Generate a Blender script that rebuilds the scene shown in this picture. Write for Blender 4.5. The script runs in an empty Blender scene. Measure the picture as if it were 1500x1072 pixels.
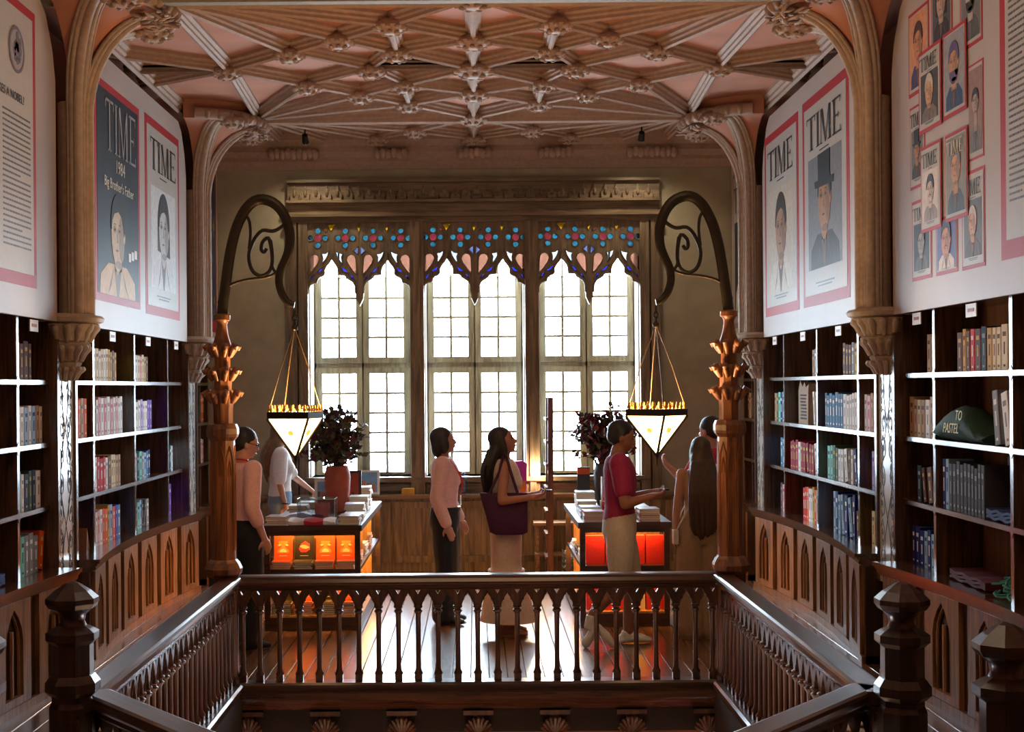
import bpy, bmesh, math, random
from mathutils import Vector, Matrix
from mathutils.geometry import delaunay_2d_cdt
random.seed(11)
R = math.radians
PI = math.pi
sc = bpy.context.scene
col = sc.collection

# ------------------------------------------------------------------ camera
F = 2045.0                                   # focal length in pixels of the 1500x1072 frame
CAM = Vector((0, 0, 2.0))
VPX, VPY, ROLL = 697.0, 567.0, R(-0.45)     # the lens axis meets the (cropped) frame here
CR = Matrix.Rotation(PI / 2, 3, 'X') @ Matrix.Rotation(ROLL, 3, 'Z')
cd = bpy.data.cameras.new('camera'); cam = bpy.data.objects.new('camera', cd); col.objects.link(cam)
cd.sensor_width = 36; cd.lens = 36 * F / 1500; cd.clip_end = 300
cd.shift_x = (750 - VPX) / 1500; cd.shift_y = (VPY - 536) / 1500
cam.matrix_world = Matrix.Translation(CAM) @ CR.to_4x4()
sc.camera = cam

# ------------------------------------------------------------------ world, lights, exposure
w = bpy.data.worlds.new('sky'); sc.world = w; w.use_nodes = True
bg = w.node_tree.nodes['Background']
bg.inputs['Color'].default_value = (0.68, 0.84, 1.0, 1); bg.inputs['Strength'].default_value = 36.0

def area(name, loc, rot, sx, sy, energy, color, portal=False):
    l = bpy.data.lights.new(name, 'AREA'); l.shape = 'RECTANGLE'; l.size = sx; l.size_y = sy
    l.energy = energy; l.color = color
    o = bpy.data.objects.new(name, l); col.objects.link(o); o.location = loc; o.rotation_euler = rot
    if portal: l.cycles.is_portal = True
    return o
area('window_portal', (0, 16.02, 2.35), (R(-90), 0, 0), 4.1, 3.1, 1, (1, 1, 1), True)
area('skylight', (0, 4.4, 7.0), (0, 0, 0), 3.0, 6.0, 8, (1.0, 0.88, 0.74))
area('ground_floor_lamps', (0, 4.9, -2.4), (R(180), 0, 0), 2.6, 5.0, 60, (1.0, 0.60, 0.34))
vs = sc.view_settings
vs.view_transform = 'Standard'; vs.look = 'None'; vs.exposure = 0.38; vs.gamma = 1.0; vs.use_curve_mapping = False

# ------------------------------------------------------------------ pixel -> place
def ray(px, py):
    return CR @ Vector(((px - VPX) / F, -(py - VPY) / F, -1))
def at(px, py, Y=None, X=None, Z=None):
    d = ray(px, py)
    if Y is not None: t = Y / d.y
    elif X is not None: t = X / d.x
    else: t = (Z - 2.0) / d.z
    return CAM + d * t

# ------------------------------------------------------------------ materials
def s2l(c):
    return tuple(((x / 255) / 12.92 if x / 255 <= 0.04045 else ((x / 255 + 0.055) / 1.055) ** 2.4) for x in c)
MATS = {}
def nt(name):
    m = bpy.data.materials.new(name); m.use_nodes = True
    t = m.node_tree; b = t.nodes['Principled BSDF']
    return m, t, b
def plain(name, c, rough=0.6, metal=0.0, spec=0.5, var=0.12, scale=14.0, coat=0.0, bump=0.0):
    """coloured surface with a little procedural mottling"""
    if name in MATS: return MATS[name]
    m, t, b = nt(name)
    L = s2l(c)
    tc = t.nodes.new('ShaderNodeTexCoord'); n = t.nodes.new('ShaderNodeTexNoise')
    n.inputs['Scale'].default_value = scale; n.inputs['Detail'].default_value = 4
    t.links.new(tc.outputs['Object'], n.inputs['Vector'])
    r = t.nodes.new('ShaderNodeValToRGB')
    r.color_ramp.elements[0].position = 0.3; r.color_ramp.elements[1].position = 0.7
    r.color_ramp.elements[0].color = tuple(x * (1 - var) for x in L) + (1,)
    r.color_ramp.elements[1].color = tuple(min(1, x * (1 + var)) for x in L) + (1,)
    t.links.new(n.outputs['Fac'], r.inputs['Fac']); t.links.new(r.outputs['Color'], b.inputs['Base Color'])
    b.inputs['Roughness'].default_value = rough; b.inputs['Metallic'].default_value = metal
    b.inputs['Specular IOR Level'].default_value = spec; b.inputs['Coat Weight'].default_value = coat
    b.inputs['Coat Roughness'].default_value = 0.15
    if bump:
        bp = t.nodes.new('ShaderNodeBump'); bp.inputs['Strength'].default_value = bump; bp.inputs['Distance'].default_value = 0.01
        t.links.new(n.outputs['Fac'], bp.inputs['Height']); t.links.new(bp.outputs['Normal'], b.inputs['Normal'])
    MATS[name] = m; return m
def wood(name, dark, light, axis='z', rough=0.35, coat=0.0, scale=3.0, spec=0.5):
    if name in MATS: return MATS[name]
    m, t, b = nt(name)
    tc = t.nodes.new('ShaderNodeTexCoord'); mp = t.nodes.new('ShaderNodeMapping')
    sx = {'x': (0.7, 9, 9), 'y': (9, 0.7, 9), 'z': (9, 9, 0.7)}[axis]
    mp.inputs['Scale'].default_value = sx
    oi = t.nodes.new('ShaderNodeObjectInfo'); vm = t.nodes.new('ShaderNodeVectorMath'); vm.operation = 'MULTIPLY_ADD'
    t.links.new(oi.outputs['Random'], vm.inputs[0]); vm.inputs[1].default_value = (37, 19, 53)
    t.links.new(tc.outputs['Object'], mp.inputs['Vector']); t.links.new(mp.outputs['Vector'], vm.inputs[2])
    n = t.nodes.new('ShaderNodeTexNoise'); n.inputs['Scale'].default_value = scale; n.inputs['Detail'].default_value = 6
    n.inputs['Distortion'].default_value = 0.8; t.links.new(vm.outputs['Vector'], n.inputs['Vector'])
    r = t.nodes.new('ShaderNodeValToRGB')
    r.color_ramp.elements[0].position = 0.32; r.color_ramp.elements[1].position = 0.68
    r.color_ramp.elements[0].color = s2l(dark) + (1,); r.color_ramp.elements[1].color = s2l(light) + (1,)
    t.links.new(n.outputs['Fac'], r.inputs['Fac'])
    hv = t.nodes.new('ShaderNodeHueSaturation'); ma = t.nodes.new('ShaderNodeMapRange')
    ma.inputs['To Min'].default_value = 0.82; ma.inputs['To Max'].default_value = 1.18
    t.links.new(oi.outputs['Random'], ma.inputs['Value']); t.links.new(ma.outputs['Result'], hv.inputs['Value'])
    t.links.new(r.outputs['Color'], hv.inputs['Color']); t.links.new(hv.outputs['Color'], b.inputs['Base Color'])
    bp = t.nodes.new('ShaderNodeBump'); bp.inputs['Strength'].default_value = 0.12; bp.inputs['Distance'].default_value = 0.004
    t.links.new(n.outputs['Fac'], bp.inputs['Height']); t.links.new(bp.outputs['Normal'], b.inputs['Normal'])
    b.inputs['Roughness'].default_value = rough; b.inputs['Coat Weight'].default_value = coat
    b.inputs['Coat Roughness'].default_value = max(0.12, rough * 0.85); b.inputs['Specular IOR Level'].default_value = spec
    MATS[name] = m; return m
def glow(name, c, strength):
    if name in MATS: return MATS[name]
    m, t, b = nt(name); b.inputs['Base Color'].default_value = s2l(c) + (1,)
    b.inputs['Emission Color'].default_value = s2l(c) + (1,); b.inputs['Emission Strength'].default_value = strength
    MATS[name] = m; return m
def glass(name, tint, gloss=0.05):
    """thin pane: tinted see-through with a faint mirror coat"""
    if name in MATS: return MATS[name]
    m = bpy.data.materials.new(name); m.use_nodes = True; t = m.node_tree
    for n in list(t.nodes): t.nodes.remove(n)
    o = t.nodes.new('ShaderNodeOutputMaterial'); tr = t.nodes.new('ShaderNodeBsdfTransparent'); g = t.nodes.new('ShaderNodeBsdfGlossy')
    mx = t.nodes.new('ShaderNodeMixShader'); mx.inputs['Fac'].default_value = gloss
    nz = t.nodes.new('ShaderNodeTexNoise'); nz.inputs['Scale'].default_value = 30
    mc = t.nodes.new('ShaderNodeMixRGB'); mc.inputs[1].default_value = tuple(x * 0.9 for x in tint) + (1,); mc.inputs[2].default_value = tuple(min(1, x * 1.1) for x in tint) + (1,)
    t.links.new(nz.outputs['Fac'], mc.inputs['Fac']); t.links.new(mc.outputs['Color'], tr.inputs['Color'])
    g.inputs['Roughness'].default_value = 0.05
    t.links.new(tr.outputs[0], mx.inputs[1]); t.links.new(g.outputs[0], mx.inputs[2]); t.links.new(mx.outputs[0], o.inputs['Surface'])
    MATS[name] = m; return m

OAKz = wood('oak_z', (72, 40, 22), (150, 92, 52), 'z', 0.38)
OAKx = wood('oak_x', (72, 40, 22), (150, 92, 52), 'x', 0.38)
DARKx = wood('dark_rail_x', (44, 29, 20), (88, 58, 38), 'x', 0.24, 0.5)
DARKy = wood('dark_rail_y', (46, 26, 17), (92, 54, 34), 'y', 0.24, 0.5)
RAILG = wood('handrail_wood', (44, 29, 20), (88, 58, 38), 'x', 0.28, 1.0)
DARKz = wood('dark_rail_z', (44, 28, 19), (88, 56, 36), 'z', 0.3, 0.3)
NEWEL = wood('newel_wood', (34, 24, 19), (66, 46, 35), 'z', 0.3, 0.4)
POSTW = wood('lamp_post_wood', (82, 46, 22), (146, 90, 48), 'z', 0.42, 0.1)
SHELF = wood('shelf_wood', (58, 38, 26), (104, 72, 50), 'x', 0.26, 0.9)
SHELFz = wood('shelf_upright_wood', (58, 38, 26), (104, 72, 50), 'z', 0.26, 0.9)
CASEIN = wood('bookcase_inside', (74, 46, 29), (112, 74, 47), 'z', 0.6)
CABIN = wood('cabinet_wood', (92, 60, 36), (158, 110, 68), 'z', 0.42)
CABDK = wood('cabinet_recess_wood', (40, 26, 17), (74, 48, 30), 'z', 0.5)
FLOORW = wood('floor_wood', (84, 56, 38), (140, 100, 68), 'y', 0.27, 0.9, 2.0)
FLOORG = plain('floor_gap', (30, 20, 14), 0.8)
STONE = plain('carved_stone', (176, 156, 138), 0.72, var=0.12, scale=25, bump=0.2)
STONEC = plain('ceiling_stone', (172, 146, 130), 0.7, var=0.10, scale=25, bump=0.2)
SALMON = plain('salmon_plaster', (186, 130, 106), 0.85, var=0.10, scale=3)
WALLP = plain('olive_plaster', (168, 158, 132), 0.85, var=0.10, scale=5, bump=0.1)
WINW = wood('window_wood', (108, 96, 72), (150, 134, 102), 'z', 0.5)
TRACW = wood('tracery_wood', (92, 78, 60), (136, 116, 90), 'z', 0.5)
SURR = wood('surround_wood', (90, 74, 56), (146, 122, 92), 'z', 0.45)
SURRx = wood('surround_wood_x', (90, 74, 56), (146, 122, 92), 'x', 0.45)
WHITEP = plain('white_reveal', (236, 236, 232), 0.8)
IRON = plain('dark_iron', (62, 56, 46), 0.45, 0.7)
IRONB = plain('black_iron', (34, 28, 22), 0.5, 0.5)
GOLD = plain('gilt', (206, 150, 60), 0.35, 0.9)
PANE = glass('window_pane', (0.96, 0.97, 0.96), 0.04)
VINYL = plain('poster_vinyl', (188, 176, 169), 0.5, spec=0.35, var=0.05, scale=2)
PRED = plain('print_red', (176, 44, 50), 0.55, spec=0.3, var=0.05)
TXT = plain('text_ink', (96, 92, 94), 0.5, var=0.05)
PINK1 = plain('print_ink', (44, 42, 46), 0.5, var=0.05)
PAPER = plain('print_paper', (186, 180, 172), 0.5, spec=0.35, var=0.04)

# ------------------------------------------------------------------ mesh collector
class M:
    def __init__(s): s.v = []; s.f = []; s.mi = []; s.cur = 0
    def add(s, vs, fs):
        o = len(s.v); s.v += [tuple(p) for p in vs]
        for f in fs: s.f.append(tuple(i + o for i in f)); s.mi.append(s.cur)
        return s
    def box(s, x0, x1, y0, y1, z0, z1):
        return s.add([(x0, y0, z0), (x1, y0, z0), (x1, y1, z0), (x0, y1, z0), (x0, y0, z1), (x1, y0, z1), (x1, y1, z1), (x0, y1, z1)],
                     [(0, 3, 2, 1), (4, 5, 6, 7), (0, 1, 5, 4), (1, 2, 6, 5), (2, 3, 7, 6), (3, 0, 4, 7)])
    def prism(s, poly, a, b, plane='xz'):
        n = len(poly)
        def mk(p, q, r): return {'xz': (p, r, q), 'xy': (p, q, r), 'yz': (r, p, q)}[plane]
        vs = [mk(p, q, a) for p, q in poly] + [mk(p, q, b) for p, q in poly]
        fs = [tuple(range(n - 1, -1, -1)), tuple(range(n, 2 * n))] + [(i, (i + 1) % n, n + (i + 1) % n, n + i) for i in range(n)]
        return s.add(vs, fs)
    def holed(s, outer, holes, a, b, plane='xz'):
        co = []; eds = []
        for loop in [outer] + holes:
            k = len(co); co += list(loop); eds += [(k + i, k + (i + 1) % len(loop)) for i in range(len(loop))]
        r = delaunay_2d_cdt([Vector(p) for p in co], eds, [], 0, 1e-7)
        back = [o[0] if o else None for o in r[3]]
        def inside(p, loop):
            c = False
            for i in range(len(loop)):
                (x1, y1), (x2, y2) = loop[i], loop[i - 1]
                if (y1 > p[1]) != (y2 > p[1]) and p[0] < (x2 - x1) * (p[1] - y1) / (y2 - y1) + x1: c = not c
            return c
        tri = []
        for f in r[2]:
            t = [back[i] for i in f]
            if None in t or len(set(t)) < 3: continue
            p = (sum(co[i][0] for i in t) / 3, sum(co[i][1] for i in t) / 3)
            if inside(p, outer) and not any(inside(p, h) for h in holes): tri.append(tuple(t))
        def mk(p, q, r): return {'xz': (p, r, q), 'xy': (p, q, r), 'yz': (r, p, q)}[plane]
        n = len(co)
        vs = [mk(p, q, a) for p, q in co] + [mk(p, q, b) for p, q in co]
        fs = [t for t in tri] + [tuple(i + n for i in reversed(t)) for t in tri]
        k = 0
        for loop in [outer] + holes:
            m = len(loop)
            fs += [(k + i, k + (i + 1) % m, n + k + (i + 1) % m, n + k + i) for i in range(m)]; k += m
        return s.add(vs, fs)
    def tube(s, path, r, n=8, caps=True, flat=None, up=None):
        P = [Vector(p) for p in path]; k = len(P)
        rr = r if isinstance(r, (list, tuple)) else [r] * k
        T = []
        for i in range(k):
            d = P[min(i + 1, k - 1)] - P[max(i - 1, 0)]
            T.append(d.normalized() if d.length > 1e-9 else Vector((0, 0, 1)))
        u = Vector(up) if up else (Vector((1, 0, 0)) if abs(T[0].x) < 0.8 else Vector((0, 1, 0)))
        vs = []
        for i in range(k):
            u = (u - T[i] * u.dot(T[i])); u = u.normalized() if u.length > 1e-6 else T[i].orthogonal().normalized()
            w_ = T[i].cross(u)
            ra = rr[i] if isinstance(rr[i], (tuple, list)) else (rr[i], rr[i] * (flat or 1))
            for j in range(n):
                a = 2 * PI * j / n
                vs.append(P[i] + u * (math.cos(a) * ra[0]) + w_ * (math.sin(a) * ra[1]))
        fs = [(i * n + j, i * n + (j + 1) % n, (i + 1) * n + (j + 1) % n, (i + 1) * n + j) for i in range(k - 1) for j in range(n)]
        if caps: fs += [tuple(range(n - 1, -1, -1)), tuple((k - 1) * n + j for j in range(n))]
        return s.add(vs, fs)
    def sweep(s, path, prof, up, caps=True):
        """profile [(side, up)] swept along a path"""
        P = [Vector(p) for p in path]; k = len(P); n = len(prof); up = Vector(up); vs = []
        for i in range(k):
            t = (P[min(i + 1, k - 1)] - P[max(i - 1, 0)]).normalized()
            sd = t.cross(up).normalized(); u2 = sd.cross(t)
            for p, q in prof: vs.append(P[i] + sd * p + u2 * q)
        fs = [(i * n + j, i * n + (j + 1) % n, (i + 1) * n + (j + 1) % n, (i + 1) * n + j) for i in range(k - 1) for j in range(n)]
        if caps: fs += [tuple(range(n - 1, -1, -1)), tuple((k - 1) * n + j for j in range(n))]
        return s.add(vs, fs)
    def lathe(s, prof, n=16, c=(0, 0, 0), lob=None, ph=0.0):
        vs = []
        for (r, z) in prof:
            for j in range(n):
                a = 2 * PI * j / n + ph
                q = r * (1 + (lob[1] * math.cos(lob[0] * a) if lob else 0))
                vs.append((c[0] + q * math.cos(a), c[1] + q * math.sin(a), c[2] + z))
        k = len(prof)
        fs = [(i * n + j, i * n + (j + 1) % n, (i + 1) * n + (j + 1) % n, (i + 1) * n + j) for i in range(k - 1) for j in range(n)]
        fs += [tuple(range(n - 1, -1, -1)), tuple((k - 1) * n + j for j in range(n))]
        return s.add(vs, fs)
    def ell(s, c, rx, ry, rz, nu=12, nv=8, rot=None):
        vs = []; c = Vector(c)
        for i in range(nv + 1):
            th = PI * i / nv; rs = max(math.sin(th), 1e-3)
            for j in range(nu):
                a = 2 * PI * j / nu
                p = Vector((rx * rs * math.cos(a), ry * rs * math.sin(a), -rz * math.cos(th)))
                vs.append(c + (rot @ p if rot else p))
        fs = [(i * nu + j, i * nu + (j + 1) % nu, (i + 1) * nu + (j + 1) % nu, (i + 1) * nu + j) for i in range(nv) for j in range(nu)]
        fs += [tuple(range(nu - 1, -1, -1)), tuple(nv * nu + j for j in range(nu))]
        return s.add(vs, fs)
    def mesh(s, name, mats, smooth=None, recalc=True):
        me = bpy.data.meshes.new(name); me.from_pydata(s.v, [], s.f)
        for m in (mats if isinstance(mats, (list, tuple)) else [mats]): me.materials.append(m)
        if isinstance(mats, (list, tuple)): me.polygons.foreach_set('material_index', s.mi)
        if recalc:
            bm = bmesh.new(); bm.from_mesh(me); bmesh.ops.recalc_face_normals(bm, faces=bm.faces[:]); bm.to_mesh(me); bm.free()
        if smooth:
            me.polygons.foreach_set('use_smooth', [True] * len(me.polygons)); me.set_sharp_from_angle(angle=R(smooth))
        me.update(); return me

def link(name, data, parent=None, loc=(0, 0, 0), rot=(0, 0, 0), scale=(1, 1, 1)):
    o = bpy.data.objects.new(name, data); col.objects.link(o)
    o.location = loc; o.rotation_euler = rot; o.scale = scale
    if parent: o.parent = parent
    return o
def ob(name, m, mats, parent=None, loc=(0, 0, 0), rot=(0, 0, 0), smooth=None):
    return link(name, m.mesh(name, mats, smooth), parent, loc, rot)
def tag(o, label, cat, group=None, kind=None):
    o['label'] = label; o['category'] = cat
    if group: o['group'] = group
    if kind: o['kind'] = kind
    return o
def thing(name, label, cat, loc=(0, 0, 0), rz=0.0, group=None, kind=None):
    o = bpy.data.objects.new(name, None); col.objects.link(o); o.empty_display_size = 0.1
    o.location = loc; o.rotation_euler = (0, 0, rz)
    return tag(o, label, cat, group, kind)
def struct(name, m, mats, label, cat, smooth=None):
    return tag(ob(name, m, mats, smooth=smooth), label, cat, kind='structure')
def sub(obj_parent, obj): obj.parent = obj_parent; return obj
ORD = ['first', 'second', 'third', 'fourth', 'fifth', 'sixth', 'seventh', 'eighth', 'ninth', 'tenth', 'eleventh', 'twelfth', 'thirteenth', 'fourteenth', 'fifteenth', 'sixteenth']
# ================================================================== THE SETTING
YB, YR, XW, Y1, Y2 = 15.48, 9.40, 3.30, 9.75, 14.07
BAY = Y2 - Y1

# ---- floor: slab with real boards
m = M()
m.box(-XW, XW, YR - 0.08, YB + 0.4, -0.30, -0.03)
for s in (-1, 1):
    m.box(min(s * 1.57, s * XW), max(s * 1.57, s * XW), -1.6, YR - 0.08, -0.30, -0.03)
    m.prism([(s * 1.57, 5.62), (s * 0.45, 4.55), (s * 0.45, -1.6), (s * 1.57, -1.6)], -0.30, -0.03, 'xy')
m.box(-0.45, 0.45, -1.6, 3.2, -0.30, -0.03)
floor = struct('floor', m, FLOORG, 'varnished timber board floor of the reading gallery around the stair opening', 'floor')
PW = 0.128
def board(x, y0, y1):
    m = M(); g = 0.0022
    m.prism([(x + g, -0.03), (x + g, -0.004), (x + g + 0.003, 0), (x + PW - g - 0.003, 0), (x + PW - g, -0.004), (x + PW - g, -0.03)], y0 + 0.001, y1 - 0.001, 'xz')
    ob('floorboard', m, FLOORW, floor)
n = int(2 * XW / PW)
for i in range(n):
    x = -XW + 0.05 + i * PW
    cut = 11.2 + random.random() * 2.8
    board(x, YR - 0.06, cut); board(x, cut, YB + 0.02)
    if abs(x + PW / 2) > 1.72:
        cut = 6.5 + random.random() * 1.6
        board(x, 3.0, cut); board(x, cut, YR - 0.06)

# ---- lower storey, side walls, far ceiling, roof with its skylight
struct('floor_lower', M().box(-XW, XW, -1.6, YR, -3.6, -3.5), plain('lower_floor_red', (120, 44, 36), 0.6), 'dark floor of the storey below the stair opening', 'floor')
wall_left = struct('wall_left', M().box(-XW - 0.15, -XW, -1.7, YB + 0.4, -3.6, 7.4), SALMON, 'salmon plaster side wall behind the left bookcases', 'wall')
wall_right = struct('wall_right', M().box(XW, XW + 0.15, -1.7, YB + 0.4, -3.6, 7.4), SALMON, 'salmon plaster side wall behind the right bookcases', 'wall')
struct('wall_front', M().box(-XW, XW, -1.75, -1.6, -3.6, 7.4), SALMON, 'plaster end wall behind the viewer', 'wall')
struct('wall_over_arch', M().box(-XW, XW, 9.34, 9.44, 4.86, 7.4), SALMON, 'plaster wall above the front edge of the vaulted ceiling', 'wall')
m = M().box(-XW, -1.6, -1.6, 9.34, 7.3, 7.4); m.box(1.6, XW, -1.6, 9.34, 7.3, 7.4); m.box(-1.6, 1.6, -1.6, 1.3, 7.3, 7.4); m.box(-1.6, 1.6, 7.5, 9.34, 7.3, 7.4)
struct('ceiling_stairwell', m, SALMON, 'high plaster ceiling over the stair opening with a skylight', 'ceiling')
sk = thing('window_4', 'long overhead skylight of amber glass above the stair opening', 'skylight', (0, 4.4, 7.3), kind='structure')
m = M()
for i in range(5): m.box(-1.6 + i * 0.8 - 0.03, -1.6 + i * 0.8 + 0.03, -3.1, 3.1, 0.0, 0.08)
for i in range(7): m.box(-1.6, 1.6, -3.1 + i * 1.03 - 0.03, -3.1 + i * 1.03 + 0.03, 0.0, 0.08)
ob('frame', m, IRON, sk)
for i in range(4):
    for j in range(6):
        ob('pane', M().box(-1.56 + i * 0.8, -0.84 + i * 0.8, -3.06 + j * 1.03, -2.11 + j * 1.03, 0.03, 0.05), glow('skylight_amber', (255, 222, 170), 1.2), sk)

# ---- ceiling plate, ribs, bosses
CZ = 4.80
ceiling = struct('ceiling', M().box(-XW, XW, 9.44, YB + 0.3, CZ, CZ + 0.08), SALMON, 'salmon plaster vault ceiling with a net of carved stone ribs and rosettes', 'ceiling')
RIB = [(-.06, 0), (-.06, -.025), (-.036, -.04), (-.036, -.06), (-.018, -.072), (-.020, -.095), (0, -.108), (.020, -.095), (.018, -.072), (.036, -.06), (.036, -.04), (.06, -.025), (.06, 0)]
def rib(a, b, sc_=1.0, dz=0.0):
    a = Vector((a[0], a[1], CZ + dz)); b = Vector((b[0], b[1], CZ + dz)); ymax = YB - 0.06
    if a.y > ymax and b.y > ymax: return
    if a.y > b.y: a, b = b, a
    if b.y > ymax: b = a + (b - a) * ((ymax - a.y) / (b.y - a.y))
    ob('rib', M().sweep([a, b], [(p * sc_, q * sc_) for p, q in RIB], (0, 0, 1)), STONEC, ceiling, smooth=35)
bm_ = M().lathe([(.05, .05), (.095, .045), (.125, .02), (.13, .0), (.11, -.02), (.07, -.03), (.05, -.05), (.02, -.055)], 30, lob=(10, .10))
for k in range(10):
    a = 2 * PI * k / 10
    bm_.ell((.115 * math.cos(a), .115 * math.sin(a), -.012), .03, .022, .02, 8, 6, Matrix.Rotation(a, 3, 'Z'))
for k in range(6):
    a = 2 * PI * k / 6 + .3
    bm_.ell((.06 * math.cos(a), .06 * math.sin(a), -.045), .028, .02, .018, 8, 6, Matrix.Rotation(a, 3, 'Z'))
BOSS = bm_.mesh('boss', STONEC, 50)
def boss(x, y, k=1.0, z=CZ - .105):
    if y < YB - 0.03: link('boss', BOSS, ceiling, (x, y, z), (0, 0, random.random()), (k, k, 1.0 + (k - 1) * .4))
half = {'C0': (0, 0), 'C1': (0, .27), 'C2': (0, .5), 'A1': (.62, .16), 'A2': (.62, .36), 'B1': (1.05, .26), 'D1': (1.49, .36), 'E': (2.1, .5), 'G': (.87, .5), 'K': (2.18, 0), 'W': (2.98, .5), 'X': (2.98, .36)}
edges = ['C0A1', 'A1B1', 'B1D1', 'D1E', 'KB1', 'B1A2', 'A2C2', 'KA1', 'A1C1', 'C0C1', 'C1C2', 'C1A2', 'A1A2', 'KD1', 'KE', 'D1G', 'GA2', 'EW', 'EX', 'GC2']
def names(e):
    for k in half:
        if e.startswith(k) and e[len(k):] in half: return k, e[len(k):]
for bay in (0, 1):
    base = Y1 + bay * BAY
    for flip in (0, 1):
        def pos(k, s):
            x, v = half[k]; v = 1 - v if flip else v
            return (s * x, base + v * BAY)
        for e in edges:
            a, b = names(e)
            for s in (-1, 1):
                if half[a][0] == 0 and half[b][0] == 0 and s == 1: continue
                rib(pos(a, s), pos(b, s), 0.88 if e in ('GC2', 'D1G', 'GA2') else 1.0)
        for k in ('C0', 'C1', 'C2', 'A1', 'A2', 'B1', 'D1', 'E', 'G'):
            if flip and k in ('C2', 'E', 'G'): continue
            if k == 'C0' and (flip != 0 and bay == 1): continue
            if k == 'C0' and bay == 0 and flip: continue
            for s in ((1,) if half[k][0] == 0 else (-1, 1)):
                boss(*pos(k, s), {'C2': 1.3, 'C0': 1.15, 'C1': 1.05}.get(k, 0.95))
for y in (Y1, Y2):
    for s in (-1, 1): rib((0, y), (s * 2.18, y), 1.35)
for s in (-1, 1): rib((s * 2.86, Y1 - .2), (s * 2.86, YB), 1.2)
# front beam and the cornice on the back wall
m = M().sweep([(-XW, 9.53, CZ), (XW, 9.53, CZ)], [(-.09, 0), (-.09, -.05), (-.07, -.08), (-.07, -.13), (-.04, -.17), (.04, -.17), (.07, -.13), (.07, -.08), (.09, -.05), (.09, 0)], (0, 0, 1))
ob('front_beam', m, plain('grey_green_stone', (138, 130, 108), .7), ceiling, smooth=35)
m = M().prism([(YB, 4.42), (YB - .03, 4.42), (YB - .05, 4.47), (YB - .09, 4.50), (YB - .09, 4.54), (YB - .14, 4.60), (YB - .14, 4.66), (YB - .2, 4.72), (YB - .2, CZ), (YB, CZ)], -2.9, 2.9, 'yz')
ob('cornice', m, STONEC, ceiling, smooth=35)
for px in (430, 573, 695, 813, 955):
    p = at(px, 236, Y=15.3); m = M()
    for k in range(9 if px in (430, 955) else 6):
        n_ = 9 if px in (430, 955) else 6
        m.ell((p.x + (k - (n_ - 1) / 2) * .06, 15.28, 4.56 + .012 * (k % 2)), .045, .05, .06, 8, 6)
    ob('leaf_cluster', m, STONEC, ceiling, smooth=60)

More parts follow.
